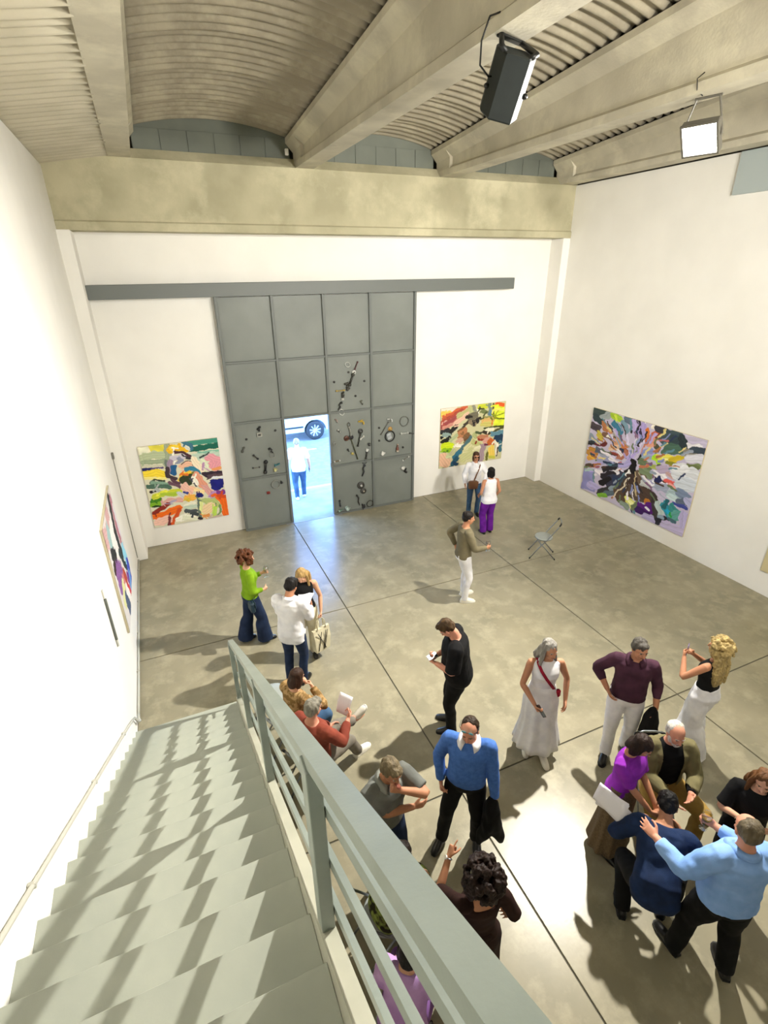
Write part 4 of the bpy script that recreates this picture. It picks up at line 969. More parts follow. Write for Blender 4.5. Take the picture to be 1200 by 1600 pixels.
# ------------------------------------------------------------------ floodlights
def floodlight(pos, aim, watts, beam, label):
    o = empty('floodlight', pos); tag(o, label, 'lamp', 'floodlights on the roof beams')
    P = Vector(pos); d = (Vector(aim)-P).normalized(); up = Vector((0, 0, 1)); t = d.cross(up).normalized(); u = t.cross(d)
    M = Matrix(((t.x, u.x, d.x, 0), (t.y, u.y, d.y, 0), (t.z, u.z, d.z, 0), (0, 0, 0, 1)))
    MB().bbox((-.20, -.18, -.085), (.20, .18, -.004), .012, M).build('housing', mat('lamp_housing', '4a473e', .5), o)
    b = MB()
    for lo, hi in (((-.20, -.18, -.01), (-.178, .18, .02)), ((.178, -.18, -.01), (.20, .18, .02)), ((-.18, .16, -.01), (.18, .18, .02)), ((-.18, -.18, -.01), (.18, -.16, .02))): b.box(lo, hi, M)
    b.build('bezel', mat('lamp_housing', '4a473e', .5), o)
    m = bpy.data.materials.new('lamp_glow'); m.use_nodes = True; nt = m.node_tree; nt.nodes.clear()
    e = nt.nodes.new('ShaderNodeEmission'); out = nt.nodes.new('ShaderNodeOutputMaterial'); nt.links.new(e.outputs[0], out.inputs[0])
    e.inputs[0].default_value = (*LAMP_COL, 1); e.inputs[1].default_value = 60.0
    MB().add([M @ V(-.178, -.16, .0), M @ V(.178, -.16, .0), M @ V(.178, .16, .0), M @ V(-.178, .16, .0)], [(0, 1, 2, 3)]).build('glass', m, o)
    ld = bpy.data.lights.new('beam', 'SPOT'); ld.energy = watts; ld.spot_size = R(beam); ld.spot_blend = 1.0; ld.shadow_soft_size = .08 if pos[1] > 4 else .30; ld.color = LAMP_COL
    lo = bpy.data.objects.new('beam', ld); COL.objects.link(lo); lo.parent = o
    lo.matrix_local = Matrix.Translation(d*.03) @ d.to_track_quat('-Z', 'Y').to_matrix().to_4x4()
    zt = 7.245-P.z if P.z > 6 else .34
    for q in (1, -1): MB().tube([M @ V(q*.208, 0, -.03), M @ V(q*.215, .05, -.04), Vector((0, 0, zt-.02))+t*q*.12], .011, 6).build('bracket_arm', mat('lamp_housing', '4a473e', .5), o)
    MB().tube([Vector((0, 0, zt-.012))+t*.14, Vector((0, 0, zt-.012))-t*.14], .014, 6).build('bracket_bar', mat('lamp_housing', '4a473e', .5), o)
    MB().tube([Vector((-.1, 0, zt-.01)), Vector((-.2, .0, zt+.03)), Vector((-.22, .01, zt+.13)), Vector((-.14, .0, zt+.19))], .006, 6).build('cable', M_BLACK, o, True)
for a in FLOODS: floodlight(*a)

# ------------------------------------------------------------------ loudspeaker under the second beam
sp = empty('loudspeaker', (3.18, 4.62, 6.93)); tag(sp, 'black wedge-shaped loudspeaker hung under a concrete roof beam', 'speaker')
M = Matrix.Rotation(R(14), 4, Vector((.55, .80, .25))) @ Matrix.Rotation(R(-28), 4, 'Z') @ Matrix.Rotation(R(24), 4, 'X') @ Matrix.Diagonal((1, 1, .84, 1))
M_SPK = mat('speaker_body', '18201e', .7, col2='131a18', nscale=6, bump=.1, bscale=120); M_GRL = mat('speaker_grille', '33342f', .6, col2='22231f', nscale=120, bump=.4, bscale=240)
pl = [(-.17, .17), (.17, .17), (.17, .05), (.10, -.16), (-.10, -.16), (-.17, .05)]
b = MB(); b.rings([[M @ V(x*k, y*k, z) for x, y in pl] for z, k in ((-.27, .94), (-.255, 1), (.245, 1), (.26, .94))]); b.build('cabinet', M_SPK, sp)
b = MB(); b.rings([[M @ V(x, .172+dy, z) for x, z in ((-.155, -.24), (.155, -.24), (.155, .23), (-.155, .23))] for dy in (0, .014)]); b.build('grille', M_GRL, sp)
for p in ((.172, .02, -.05), (-.172, .02, -.05), (.06, .10, -.272), (-.06, .10, -.272)): MB().ell((0, 0, 0), (.026, .026, .026), 10, 8, M @ Matrix.Translation(p)).build('knob', M_BLACK, sp, True)
for q in (1, -1): MB().tube([M @ V(q*.10, -.08, .25), M @ V(q*.15, -.06, .29), Vector((q*.13, q*.05, .315))], .022, 8).build('bracket_arm', M_BLACK, sp, True)
MB().bbox((-.16, -.03, .295), (.16, .03, .315), .004, Matrix.Rotation(R(18), 4, 'Z')).build('bracket_plate', M_BLACK, sp)
MB().tube([Vector(p) for p in ((-.19, -.10, .42), (-.32, -.16, .36), (-.36, -.12, .22), (-.30, -.02, .10), (-.16, .06, .06), (-.06, .05, .08))], .0075, 8).build('cable', M_BLACK, sp, True)

# ------------------------------------------------------------------ paintings
PAINT = {
 'A': ('d9d6bd', [
  ('e8e2c8',0,[(4,5),(353,-2),(337,168),(18,156)]),('dfd34a',0,[(136,2),(342,2),(320,125),(142,62)]),('e9e9d0',0,[(15,2),(115,4),(111,108),(20,106)]),
  ('b4bf9b',80,[(25,127),(173,106),(313,134)]),('9aa88a',46,[(23,177),(206,191),(310,195)]),('c9c7b0',46,[(21,227),(193,246),(294,265)]),
  ('1c1f5c',44,[(21,273),(119,272)]),('5a4a78',18,[(126,267),(251,269)]),('f2d63a',80,[(18,329),(156,318),(262,364)]),
  ('f3e68a',34,[(19,371),(160,391),(263,407)]),('3f8f7a',69,[(658,14),(843,20),(1000,18)]),('12604f',69,[(652,100),(829,96),(993,89)]),
  ('7fb59e',34,[(728,156),(985,162)]),('b9cdbb',69,[(654,199),(831,200),(978,198)]),('2f3a3c',18,[(787,195),(865,168)]),
  ('9aa58c',69,[(357,28),(356,129),(303,225)]),('6e7a72',34,[(310,195),(299,338),(309,392)]),('e8b41e',80,[(389,73),(509,57),(589,87)]),
  ('f2d23c',34,[(394,53),(470,42)]),('d9d9c9',41,[(558,32),(631,92)]),('3b6f86',39,[(564,3),(652,44),(653,95)]),
  ('4a2b35',34,[(434,109),(538,127),(615,173)]),('2e2a33',30,[(528,172),(598,202)]),('f3f1e8',16,[(435,58),(411,167),(407,239)]),
  ('c7c2cf',57,[(388,174),(461,184),(528,172)]),('8d93a8',30,[(459,194),(520,212),(427,242)]),('a08aa0',57,[(359,212),(327,311)]),
  ('e9b79a',69,[(494,282),(562,270),(614,288)]),('3a3a3a',11,[(488,260),(560,228),(633,248),(629,295)]),('f0e0c4',80,[(658,231),(700,299),(711,354)]),
  ('dfe5c8',69,[(786,258),(820,316)]),('e39aa6',126,[(878,249),(961,292),(918,340)]),('e79a5c',30,[(877,377),(987,371)]),
  ('b48ab0',9,[(752,317),(839,394)]),('1f5a8c',63,[(390,288),(372,349)]),('3d3038',46,[(300,286),(298,391),(388,425)]),
  ('2f7f9e',51,[(539,330),(627,332),(692,394)]),('7f7a3a',28,[(541,373),(638,387)]),('f0c83a',46,[(437,453),(484,386),(573,377)]),
  ('2f3a22',92,[(479,460),(571,441),(526,499)]),('e0762a',30,[(484,386),(537,393)]),('4a4a55',25,[(569,452),(628,547)]),
  ('e09a80',80,[(653,421),(685,490),(734,585)]),('f0ede0',39,[(604,446),(643,528)]),('d9a09a',69,[(745,587),(789,661)]),
  ('2e2030',51,[(756,414),(867,430),(995,426)]),('56404a',34,[(805,454),(989,458)]),('dfe3ea',23,[(800,480),(994,492)]),
  ('171a78',0,[(819,499),(997,509),(988,625),(881,664),(820,621)]),('7a3a8a',51,[(832,679),(973,678)]),('b88ac0',41,[(792,706),(857,671)]),
  ('e8661a',80,[(847,726),(955,778),(958,893),(968,977)]),('d04a1a',46,[(906,724),(986,737)]),('2f3a30',23,[(65,440),(127,397),(235,434)]),
  ('7f9f8a',46,[(85,443),(190,448),(276,493)]),('4a6a5a',46,[(25,476),(170,488),(292,517)]),('6a4a5a',34,[(293,464),(373,497),(447,563)]),
  ('5a3a4a',30,[(331,438),(417,493)]),('2a2228',34,[(51,543),(117,533)]),('aeb4b4',34,[(122,512),(156,549)]),
  ('c9cf3a',69,[(78,612),(224,582),(397,588)]),('e8e84a',34,[(114,596),(229,561)]),('a9c23a',46,[(178,596),(391,619)]),
  ('3f7a1a',53,[(43,671),(130,664)]),('7fb02a',51,[(23,711),(144,699)]),('1f3a14',23,[(29,733),(135,741)]),('c9cbd0',51,[(391,619),(446,672)]),
  ('d9a8a0',57,[(175,704),(290,679),(396,697)]),('a9a4c0',28,[(238,714),(330,697)]),('8a2a20',46,[(32,811),(164,757),(225,723)]),
  ('e86a14',74,[(31,866),(189,839),(352,800)]),('d0521e',46,[(225,980),(302,881),(361,813)]),('eec0b0',92,[(58,938),(194,918)]),
  ('6a2a30',32,[(209,898),(194,991)]),('f0eee0',69,[(322,941),(416,924),(524,955)]),('e8b8a8',103,[(483,547),(528,597)]),
  ('f0c0a0',46,[(557,569),(649,616)]),('2a3a8a',30,[(459,608),(500,626)]),('efb24a',80,[(498,691),(566,691)]),('d9b93a',39,[(474,699),(511,738)]),
  ('f2d9a0',57,[(627,613),(689,645)]),('141a6a',53,[(635,686),(665,680)]),('e8e6d2',57,[(445,783),(550,767)]),('c2d2c0',46,[(439,815),(577,805)]),
  ('4a5256',46,[(443,850),(564,871)]),('3a4246',34,[(491,892),(600,923)]),('5f7066',30,[(620,734),(613,857),(608,970)]),
  ('dfe59a',41,[(652,773),(646,862),(663,957)]),('b4c27a',57,[(690,757),(816,766),(883,846)]),('6f8a5a',23,[(895,848),(890,940),(820,997)]),
  ('eacfa4',126,[(725,876),(763,860)]),('b8d85a',46,[(831,872),(801,970)]),('e0904a',41,[(662,963),(721,956)]),('e2e4cc',57,[(392,931),(544,970)]),
  ('2a2430',30,[(591,967),(622,985)]),('c4b0a0',28,[(738,994),(894,987)]),
 ]),
 'B': ('c8c49a', [
  ('e8d8c8',62,[(10,26),(191,20)]),('efc45a',62,[(21,87),(106,78)]),('c8603a',62,[(51,151),(193,90),(367,32)]),
  ('a84a3a',52,[(24,217),(157,155),(309,65)]),('d8a89a',42,[(53,241),(225,174),(388,65)]),('9a4a4a',52,[(16,297),(120,231),(225,174)]),
  ('c98a7a',42,[(35,320),(199,262),(294,184)]),('b8b27a',62,[(273,151),(370,103),(446,52)]),('e0b8a0',52,[(228,266),(334,189),(410,128)]),
  ('8a8a7a',52,[(485,37),(510,142)]),('b5b884',52,[(447,62),(491,160)]),('e8e6d8',25,[(557,87),(570,139)]),('6f6a58',73,[(453,185),(532,175)]),
  ('2a2622',42,[(393,177),(454,206),(417,272)]),('3a322a',35,[(340,334),(417,272)]),('2e2824',35,[(556,251),(595,225)]),
  ('1f1c20',42,[(528,288),(568,283)]),('8a7a62',62,[(457,278),(519,308)]),('c8cf3a',62,[(585,40),(675,31)]),('3f4424',21,[(576,69),(648,83)]),
  ('7a8a7c',42,[(735,18),(760,93),(734,171)]),('5f7f96',42,[(753,143),(756,185)]),('6f7a4a',42,[(629,117),(692,145)]),
  ('4a5230',17,[(645,211),(692,145)]),('8f8f52',35,[(657,233),(780,240)]),('5a5632',21,[(795,16),(815,224)]),
  ('dce83a',0,[(817,28),(981,80),(1003,419),(827,394)]),('e8622a',35,[(846,12),(964,62)]),('8a9a1e',10,[(821,235),(985,194)]),
  ('9a8a1e',10,[(830,215),(906,122)]),('6a7a1e',19,[(812,255),(993,300)]),('efe86a',31,[(844,124),(969,130)]),('d8b06a',62,[(660,286),(794,294)]),
  ('c9bf6a',52,[(642,336),(788,356)]),('d9822f',17,[(793,273),(805,380)]),('3f4a1e',23,[(688,416),(813,413),(997,418)]),
  ('e8e4cc',38,[(711,451),(815,445)]),('4a4a2a',25,[(798,507),(994,439)]),('22201e',62,[(231,328),(164,391),(86,410)]),
  ('2a2a2c',52,[(27,381),(104,361)]),('101214',31,[(19,472),(106,423)]),('8aa09a',42,[(57,426),(146,450)]),('1c1e1c',62,[(50,551),(138,512)]),
  ('c8c8a8',17,[(184,425),(329,311)]),('7a5a3a',94,[(323,425),(386,487),(429,547)]),('b47a52',73,[(305,464),(373,411)]),
  ('6a4a2e',42,[(390,573),(469,532)]),('a9b48a',42,[(158,547),(246,476)]),('c8a08a',62,[(279,566),(328,552)]),('efe8dc',31,[(241,645),(352,652)]),
  ('c8dc1e',83,[(62,626),(171,633)]),('8fb81e',62,[(73,692),(153,705)]),('3f7a1e',21,[(64,723),(123,711)]),('e0b496',125,[(46,828),(98,913)]),
  ('b8b890',62,[(166,794),(224,728)]),('c9d0a0',35,[(116,807),(206,812)]),('2f6a82',73,[(248,841),(316,754)]),('24546a',62,[(211,944),(269,867)]),
  ('4a6a70',52,[(335,714),(413,630),(470,542)]),('1a3a5a',42,[(231,937),(273,967)]),('d0cc9e',94,[(418,750),(506,666),(552,555)]),
  ('b8bc7a',52,[(515,624),(621,685)]),('c0c08a',115,[(371,862),(482,793)]),('dcd8b4',42,[(562,741),(644,721)]),('a9b07a',52,[(529,498),(552,544)]),
  ('4a5a3a',27,[(557,460),(631,492)]),('3a3226',35,[(671,477),(767,513)]),('b87a5a',62,[(614,565),(719,570)]),('8a2e22',27,[(606,596),(680,618)]),
  ('d09a8a',62,[(702,632),(774,622)]),('c0622a',73,[(788,668),(842,688)]),('5f8a9a',52,[(822,543),(979,523)]),('1f3a54',94,[(901,620),(955,629)]),
  ('3a6a7a',42,[(960,695),(972,853)]),('a08a94',73,[(687,739),(662,846),(658,957)]),('6a2a4a',25,[(706,699),(748,705)]),
  ('e8c85a',83,[(818,794),(835,898)]),('6a6a2a',35,[(758,862),(754,963)]),('e8e4d0',27,[(851,656),(921,744)]),('efeadc',31,[(920,733),(910,888)]),
  ('3a2222',17,[(930,790),(919,935)]),('c9c44a',31,[(806,938),(883,962)]),
 ]),
 'C': ('c4bcd6', [
  ('3a4a48',77,[(26,42),(143,18)]),('2f3f44',58,[(37,105),(101,123)]),('9aa4a8',48,[(104,69),(191,27)]),('a8c83a',48,[(215,32),(273,38)]),
  ('3a7a9a',58,[(241,113),(297,170)]),('d8e84a',19,[(226,29),(269,78)]),('7a9aac',48,[(311,63),(358,135)]),('5f7084',48,[(336,17),(393,35)]),
  ('24282e',23,[(402,56),(413,140)]),('4a4048',58,[(16,207),(82,224)]),('b0744a',58,[(133,165),(198,194)]),('c88a62',29,[(169,165),(213,215)]),
  ('c8b84a',48,[(91,275),(132,299)]),('7a5a4a',48,[(162,261),(248,281)]),('efece4',25,[(198,261),(227,262)]),('8a96a4',58,[(26,341),(83,374)]),
  ('2e343c',38,[(13,416),(75,404)]),('6a2a2e',29,[(89,412),(179,362)]),('b8843a',67,[(29,508),(93,508)]),('d8a04a',38,[(30,593),(112,543)]),
  ('e8b83a',23,[(50,556),(78,571)]),('c87a4a',58,[(311,308),(378,307)]),('d8a07a',48,[(263,301),(325,263)]),('a85a3a',38,[(343,361),(401,375)]),
  ('e0c0a4',38,[(244,389),(317,345)]),('8a3a34',19,[(242,444),(312,441)]),('b87862',58,[(337,456),(383,396)]),('9aa0b4',48,[(163,478),(240,499)]),
  ('5a6474',38,[(98,464),(172,460)]),('3a3238',13,[(305,91),(402,258)]),('4a3a34',12,[(158,104),(268,260)]),('a8a29a',13,[(237,219),(411,306)]),
  ('bcaede',58,[(417,51),(483,176)]),('b0a0d8',58,[(499,46),(499,207)]),('c8bce4',67,[(472,230),(456,377)]),('8a6a8a',29,[(454,137),(453,187)]),
  ('3a2e4a',13,[(480,78),(490,160)]),('b4a4dc',38,[(433,426),(485,300)]),('d8d0ec',29,[(496,245),(528,195)]),('d8762e',33,[(541,55),(547,138)]),
  ('c86a4a',48,[(608,90),(565,180)]),('e0a08a',38,[(632,117),(581,210)]),('8a3a1e',19,[(639,55),(632,117)]),('efeae0',29,[(576,30),(611,6)]),
  ('3a3a44',48,[(615,28),(690,24)]),('4a4a3a',38,[(629,203),(654,229)]),('3f5056',106,[(703,89),(771,63)]),('34444a',115,[(767,134),(825,110)]),
  ('4a6a5a',67,[(724,199),(809,163)]),('2a363c',48,[(812,46),(852,111)]),('c06a6a',13,[(657,143),(724,104)]),('8a8478',38,[(864,174),(947,161)]),
  ('e8e6ec',58,[(891,94),(957,45)]),('3a4652',48,[(913,119),(994,107)]),('c4bcd6',58,[(869,24),(983,12)]),('dcdce8',48,[(899,217),(984,179)]),
  ('b0dc2e',48,[(642,320),(676,342)]),('e8e05a',48,[(678,304),(768,276)]),('d0b82a',38,[(772,298),(849,228)]),('8a8a2a',19,[(751,332),(812,316)]),
  ('f0ec9a',19,[(707,303),(744,299)]),('8a94c8',48,[(550,311),(604,275)]),('9ab0c0',38,[(549,362),(605,336)]),('6a7a5a',58,[(527,410),(612,422)]),
  ('a8b05a',33,[(612,422),(689,410)]),('5a5a4a',23,[(685,387),(714,386)]),('7a8a5a',38,[(917,302),(984,258)]),('6a7448',29,[(920,277),(971,276)]),
  ('a05a6a',15,[(43,673),(144,655)]),('a0a4cc',58,[(144,584),(279,523)]),('c04a3a',15,[(310,563),(367,496)]),
  ('8f8fc8',0,[(0,737),(105,731),(158,967),(1,992)]),('a8c4c4',19,[(17,759),(91,723)]),('6a8a94',15,[(103,718),(142,873)]),
  ('b8b0e0',58,[(94,898),(187,908)]),('efeaf4',38,[(139,700),(190,704)]),('efeaf2',42,[(319,613),(390,620)]),('b0a8dc',48,[(374,533),(442,475)]),
  ('26242c',42,[(220,661),(312,575)]),('2a2630',58,[(222,745),(317,669)]),('3a3a50',106,[(301,776),(401,682)]),('2c3a5a',67,[(337,715),(419,715)]),
  ('1e1c22',48,[(210,823),(271,748)]),('3a3a3e',48,[(205,941),(290,852)]),('8a9aac',38,[(301,847),(353,804)]),('5a6a7a',38,[(277,917),(354,875)]),
  ('0e0c10',48,[(470,449),(498,541)]),('141014',38,[(431,599),(477,485)]),('0e0e12',25,[(503,395),(520,349)]),('2a1a1a',29,[(401,682),(460,572)]),
  ('f2f0f2',23,[(436,624),(453,562)]),('3f2e2a',87,[(483,641),(532,669)]),('4a3830',96,[(436,747),(472,823)]),('5a4a40',106,[(526,753),(594,770)]),
  ('6a5848',77,[(553,553),(607,617)]),('4e3c34',106,[(630,736),(677,763)]),('5a463a',77,[(386,857),(443,910)]),('3a302e',58,[(698,660),(729,773)]),
  ('7a8a6a',58,[(573,491),(629,515)]),('c8b48a',10,[(508,536),(523,674),(565,786)]),('d8ccb4',12,[(463,651),(409,789),(350,920)]),
  ('e8e4d8',10,[(471,633),(451,766)]),('b8aa8a',12,[(551,541),(607,617)]),('c0c4c4',38,[(588,627),(652,633)]),('eeeaf0',38,[(673,481),(751,480)]),
  ('b8a8c4',58,[(711,424),(762,388)]),('1e2456',35,[(698,557),(729,516)]),('e8e8ee',13,[(670,623),(682,552)]),('a0a8c0',58,[(709,615),(782,589)]),
  ('e0605a',29,[(775,505),(831,501)]),('e8a098',29,[(810,537),(850,552)]),('c8a4a4',29,[(770,433),(811,449)]),('d8dce4',106,[(853,380),(958,376)]),
  ('ccd4e0',96,[(891,482),(959,470)]),('24345a',13,[(868,457),(896,371)]),('e6e8ee',58,[(827,345),(893,313)]),('a9c0c8',77,[(845,618),(913,592)]),
  ('c8dce0',38,[(832,650),(871,653)]),('7a8aa8',58,[(890,568),(946,574)]),('5f6a80',48,[(908,657),(967,636)]),('3f4a9a',23,[(871,703),(978,691)]),
  ('b0b0d4',38,[(954,618),(995,644)]),('7ab03a',25,[(212,982),(281,944)]),('8a9a8a',48,[(449,948),(498,962)]),('e0e07a',58,[(492,868),(544,907)]),
  ('f0f0b0',25,[(507,887),(531,901)]),('6f7a5a',48,[(558,926),(593,878)]),('c07a2a',33,[(644,808),(674,804)]),('5a1a7a',77,[(629,898),(707,865)]),
  ('3a1a5a',48,[(605,940),(688,930)]),('efe8f4',13,[(665,863),(688,876)]),('3e3a3a',58,[(739,820),(771,933)]),('b8c8c8',48,[(761,780),(797,864)]),
  ('2f8aa0',58,[(805,755),(847,820)]),('1fa0c8',29,[(834,802),(866,821)]),('3a8a8a',58,[(872,754),(921,813)]),('5fa09a',58,[(882,851),(935,792)]),
  ('24606a',29,[(801,783),(824,705)]),('2aa04a',19,[(866,821),(879,839)]),('2a2a36',42,[(777,969),(843,901)]),('8fa0b4',25,[(786,910),(815,905)]),
  ('4a6a7a',25,[(867,873),(916,881)]),('b0a8d0',58,[(676,979),(737,968)]),('c0b6dc',77,[(857,971),(967,951)]),('b8b0dc',48,[(965,761),(980,878)]),
 ]),
}

def warp(u, v, f, seed):
    return (np.sin(u*f+seed+1.7*np.sin(v*f*.7+seed*2))+np.sin(v*f*1.3+seed*3+1.4*np.sin(u*f*.8)))*.5
def inpoly(px, py, poly):
    c = np.zeros(px.shape, bool); n = len(poly); j = n-1
    for i in range(n):
        xi, yi = poly[i]; xj, yj = poly[j]
        if yi != yj:
            k = ((yi > py) != (yj > py)) & (px < (xj-xi)*(py-yi)/(yj-yi)+xi); c ^= k
        j = i
    return c
def painting(label, key, origin, ux, n, w, h, nx, ny, wob=.008, wmul=1.25, name='painting', edge='c9bfa0'):
    """canvas box with a finely painted front: brush strokes as colours of a dense grid"""
    base, strokes = PAINT[key]
    u, v = np.meshgrid(np.linspace(0, 1, nx), np.linspace(0, 1, ny)); 
    U = u+wob*warp(u, v, 34, 1.)+wob*.5*warp(u, v, 90, 4.); W = v+wob*warp(u, v, 31, 7.)+wob*.5*warp(u, v, 85, 2.)
    C = np.ones((ny, nx, 3))*np.array(hexc(base)); hgt = np.zeros((ny, nx)); asp = h/w
    for si, (c, wd, pts) in enumerate(strokes):
        pts = [(a/1000, b/1000) for a, b in pts]; col = np.array(hexc(c))
        if wd == 0: m = inpoly(U, W, pts); st = warp(U, W, 40, si)
        else:
            best = np.full(U.shape, 9.); along = np.zeros(U.shape)
            for (x0, y0), (x1, y1) in zip(pts[:-1], pts[1:]):
                dx, dy = x1-x0, (y1-y0)*asp; L2 = dx*dx+dy*dy+1e-9
                t = np.clip(((U-x0)*dx+(W-y0)*asp*dy)/L2, 0, 1)
                d = np.hypot(U-x0-t*dx, (W-y0)*asp-t*dy)
                k = d < best; side = ((U-x0)*dy-(W-y0)*asp*dx)/math.sqrt(L2)
                along = np.where(k, side, along); best = np.minimum(best, d)
            m = best < wd/2000*wmul*(1+.18*warp(U, W, 55, si)); st = np.sin(along*420+si)*.6+np.sin(along*180+si*2)*.6
        f = 1+.13*st
        C[m] = np.clip(col*f[m][:, None], 0, 1); hgt[m] = .0015+.0012*st[m]+(si % 5)*.0004
    ux = Vector(ux); n = Vector(n); o3 = Vector(origin)
    o = empty(name, origin); tag(o, label, 'painting')
    vs = []; up = Vector((0, 0, 1)); dp = .035
    X = (u*w)[..., None]*np.array(ux)+(-v*h)[..., None]*np.array((0, 0, 1.))+(dp+.002+hgt)[..., None]*np.array(n)
    me = bpy.data.meshes.new('canvas'); idx = np.arange(nx*ny).reshape(ny, nx)
    q = np.stack([idx[:-1, :-1], idx[1:, :-1], idx[1:, 1:], idx[:-1, 1:]], -1).reshape(-1, 4)
    me.from_pydata(X.reshape(-1, 3).tolist(), [], q.tolist())
    ca = me.color_attributes.new('paint', 'FLOAT_COLOR', 'POINT'); ca.data.foreach_set('color', np.concatenate([C.reshape(-1, 3), np.ones((nx*ny, 1))], 1).ravel())
    if 'oil_paint' not in MATS:
        m = bpy.data.materials.new('oil_paint'); m.use_nodes = True; a = m.node_tree.nodes.new('ShaderNodeVertexColor'); a.layer_name = 'paint'
        b_ = m.node_tree.nodes['Principled BSDF']; m.node_tree.links.new(a.outputs[0], b_.inputs['Base Color']); b_.inputs['Roughness'].default_value = .55; b_.inputs['Specular IOR Level'].default_value = .3; MATS['oil_paint'] = m
    me.materials.append(MATS['oil_paint']); c = bpy.data.objects.new('canvas', me); COL.objects.link(c); c.parent = o
    b = MB(); b.box((0, 0, 0), (1, 1, 1)); b.v = [tuple(ux*(p[0]*w)+Vector((0, 0, -p[1]*h))+n*(p[2]*(dp-.006)+.004)) for p in b.v]; b.build('stretcher', mat('canvas_edge', edge, .8), o)
    return o
_r = random.Random(11); _pal = ['c4bcd6', '3a4a5a', 'b0744a', 'efeaf2', '26242c', '8a94c8', '6a7a5a', 'c87a5a', 'd8d0ec', '4a3830', '9aa4b8', 'e0d08a', '5f8a9a', '7a5a7a', 'b4a4dc', '2c3a5a']
for _k in range(170):                                     # thin splinters flying out from the dark heart
    _a = _r.uniform(0, 2*PI); _d = _r.uniform(.08, .46); _l = _r.uniform(.03, .10); _cx, _cy = 470, 500
    _p = [(int(_cx+1000*t*math.cos(_a)), int(_cy+1000*t*math.sin(_a)*1.1)) for t in (_d, _d+_l)]
    PAINT['C'][1].insert(_r.randint(40, len(PAINT['C'][1])), (_r.choice(_pal), _r.randint(7, 22), _p))
for _key, _n in (('A', 60), ('B', 70)):                   # loose small touches over the broad shapes
    _cs = [q[0] for q in PAINT[_key][1]]
    for _k in range(_n):
        _i = _r.randrange(len(_cs)); _q = PAINT[_key][1][_i][2][0]; _a = _r.uniform(0, PI); _l = _r.uniform(20, 60)
        PAINT[_key][1].append((_cs[_i], _r.randint(8, 20), [(int(_q[0]+_r.uniform(-60, 60)), int(_q[1]+_r.uniform(-60, 60))), (int(_q[0]+_l*math.cos(_a)), int(_q[1]+_l*math.sin(_a)))]))
painting('square abstract painting with orange, yellow and deep blue shapes left of the sliding door', 'A', (-.665, YB, 2.30), (1, 0, 0), (0, -1, 0), 1.585, 1.845, 170, 190, .006)
painting('abstract painting of rusty diagonals and bright yellow-green right of the sliding door', 'B', (6.44, YB, 2.33), (1, 0, 0), (0, -1, 0), 1.985, 1.615, 170, 150, .006)
painting('large lilac and dark burst abstract painting on the right wall', 'C', (XR, 9.24, 2.48), (0, -1, 0), (-1, 0, 0), 2.98, 2.11, 280, 210, .010, 1.08)
PAINT['D'] = ('d8d2d0', [('c9a0a0', 90, [(0, 100), (250, 160), (450, 60)]), ('e8e4e0', 160, [(250, 350), (600, 300)]), ('20262c', 70, [(760, 60), (640, 300), (700, 600)]), ('b07080', 60, [(880, 100), (800, 330), (850, 520)]), ('d8d4da', 50, [(900, 200), (930, 480)]),
    ('9ab8b8', 90, [(260, 150), (200, 330)]), ('1c1e22', 60, [(150, 300), (320, 400)]), ('301818', 80, [(120, 430), (240, 520)]), ('8a5a9a', 140, [(200, 560), (360, 640)]), ('c87a80', 70, [(330, 700), (460, 740)]), ('d8d89a', 80, [(180, 780), (300, 720)]), ('243a3c', 40, [(560, 500), (700, 720), (860, 820)]),
    ('b84a3a', 60, [(520, 700), (560, 800)]), ('4a5a78', 90, [(300, 860), (340, 960)]), ('8fd0e8', 90, [(840, 640), (930, 800)]), ('3a4ac0', 110, [(900, 850), (800, 980)]), ('7a3a9a', 60, [(700, 850), (760, 960)]), ('d0404a', 60, [(520, 880), (620, 980)]), ('6aa0e0', 50, [(850, 900), (720, 990)]), ('f0ece8', 60, [(420, 820), (520, 960)])])
painting('abstract painting of dark and pink strokes on the left wall by the stairs', 'D', (XL, 7.12, 2.40), (0, 1, 0), (1, 0, 0), 1.78, 1.70, 120, 120, .008, 2.0)
PAINT['E'] = ('c8bc94', [('a89a6a', 200, [(100, 300), (900, 400)]), ('d8d0b0', 150, [(200, 700), (800, 800)])])
painting('beige canvas further along the right wall beyond the big painting', 'E', (XR, 4.66, 2.30), (0, -1, 0), (-1, 0, 0), 1.8, 1.84, 50, 50)

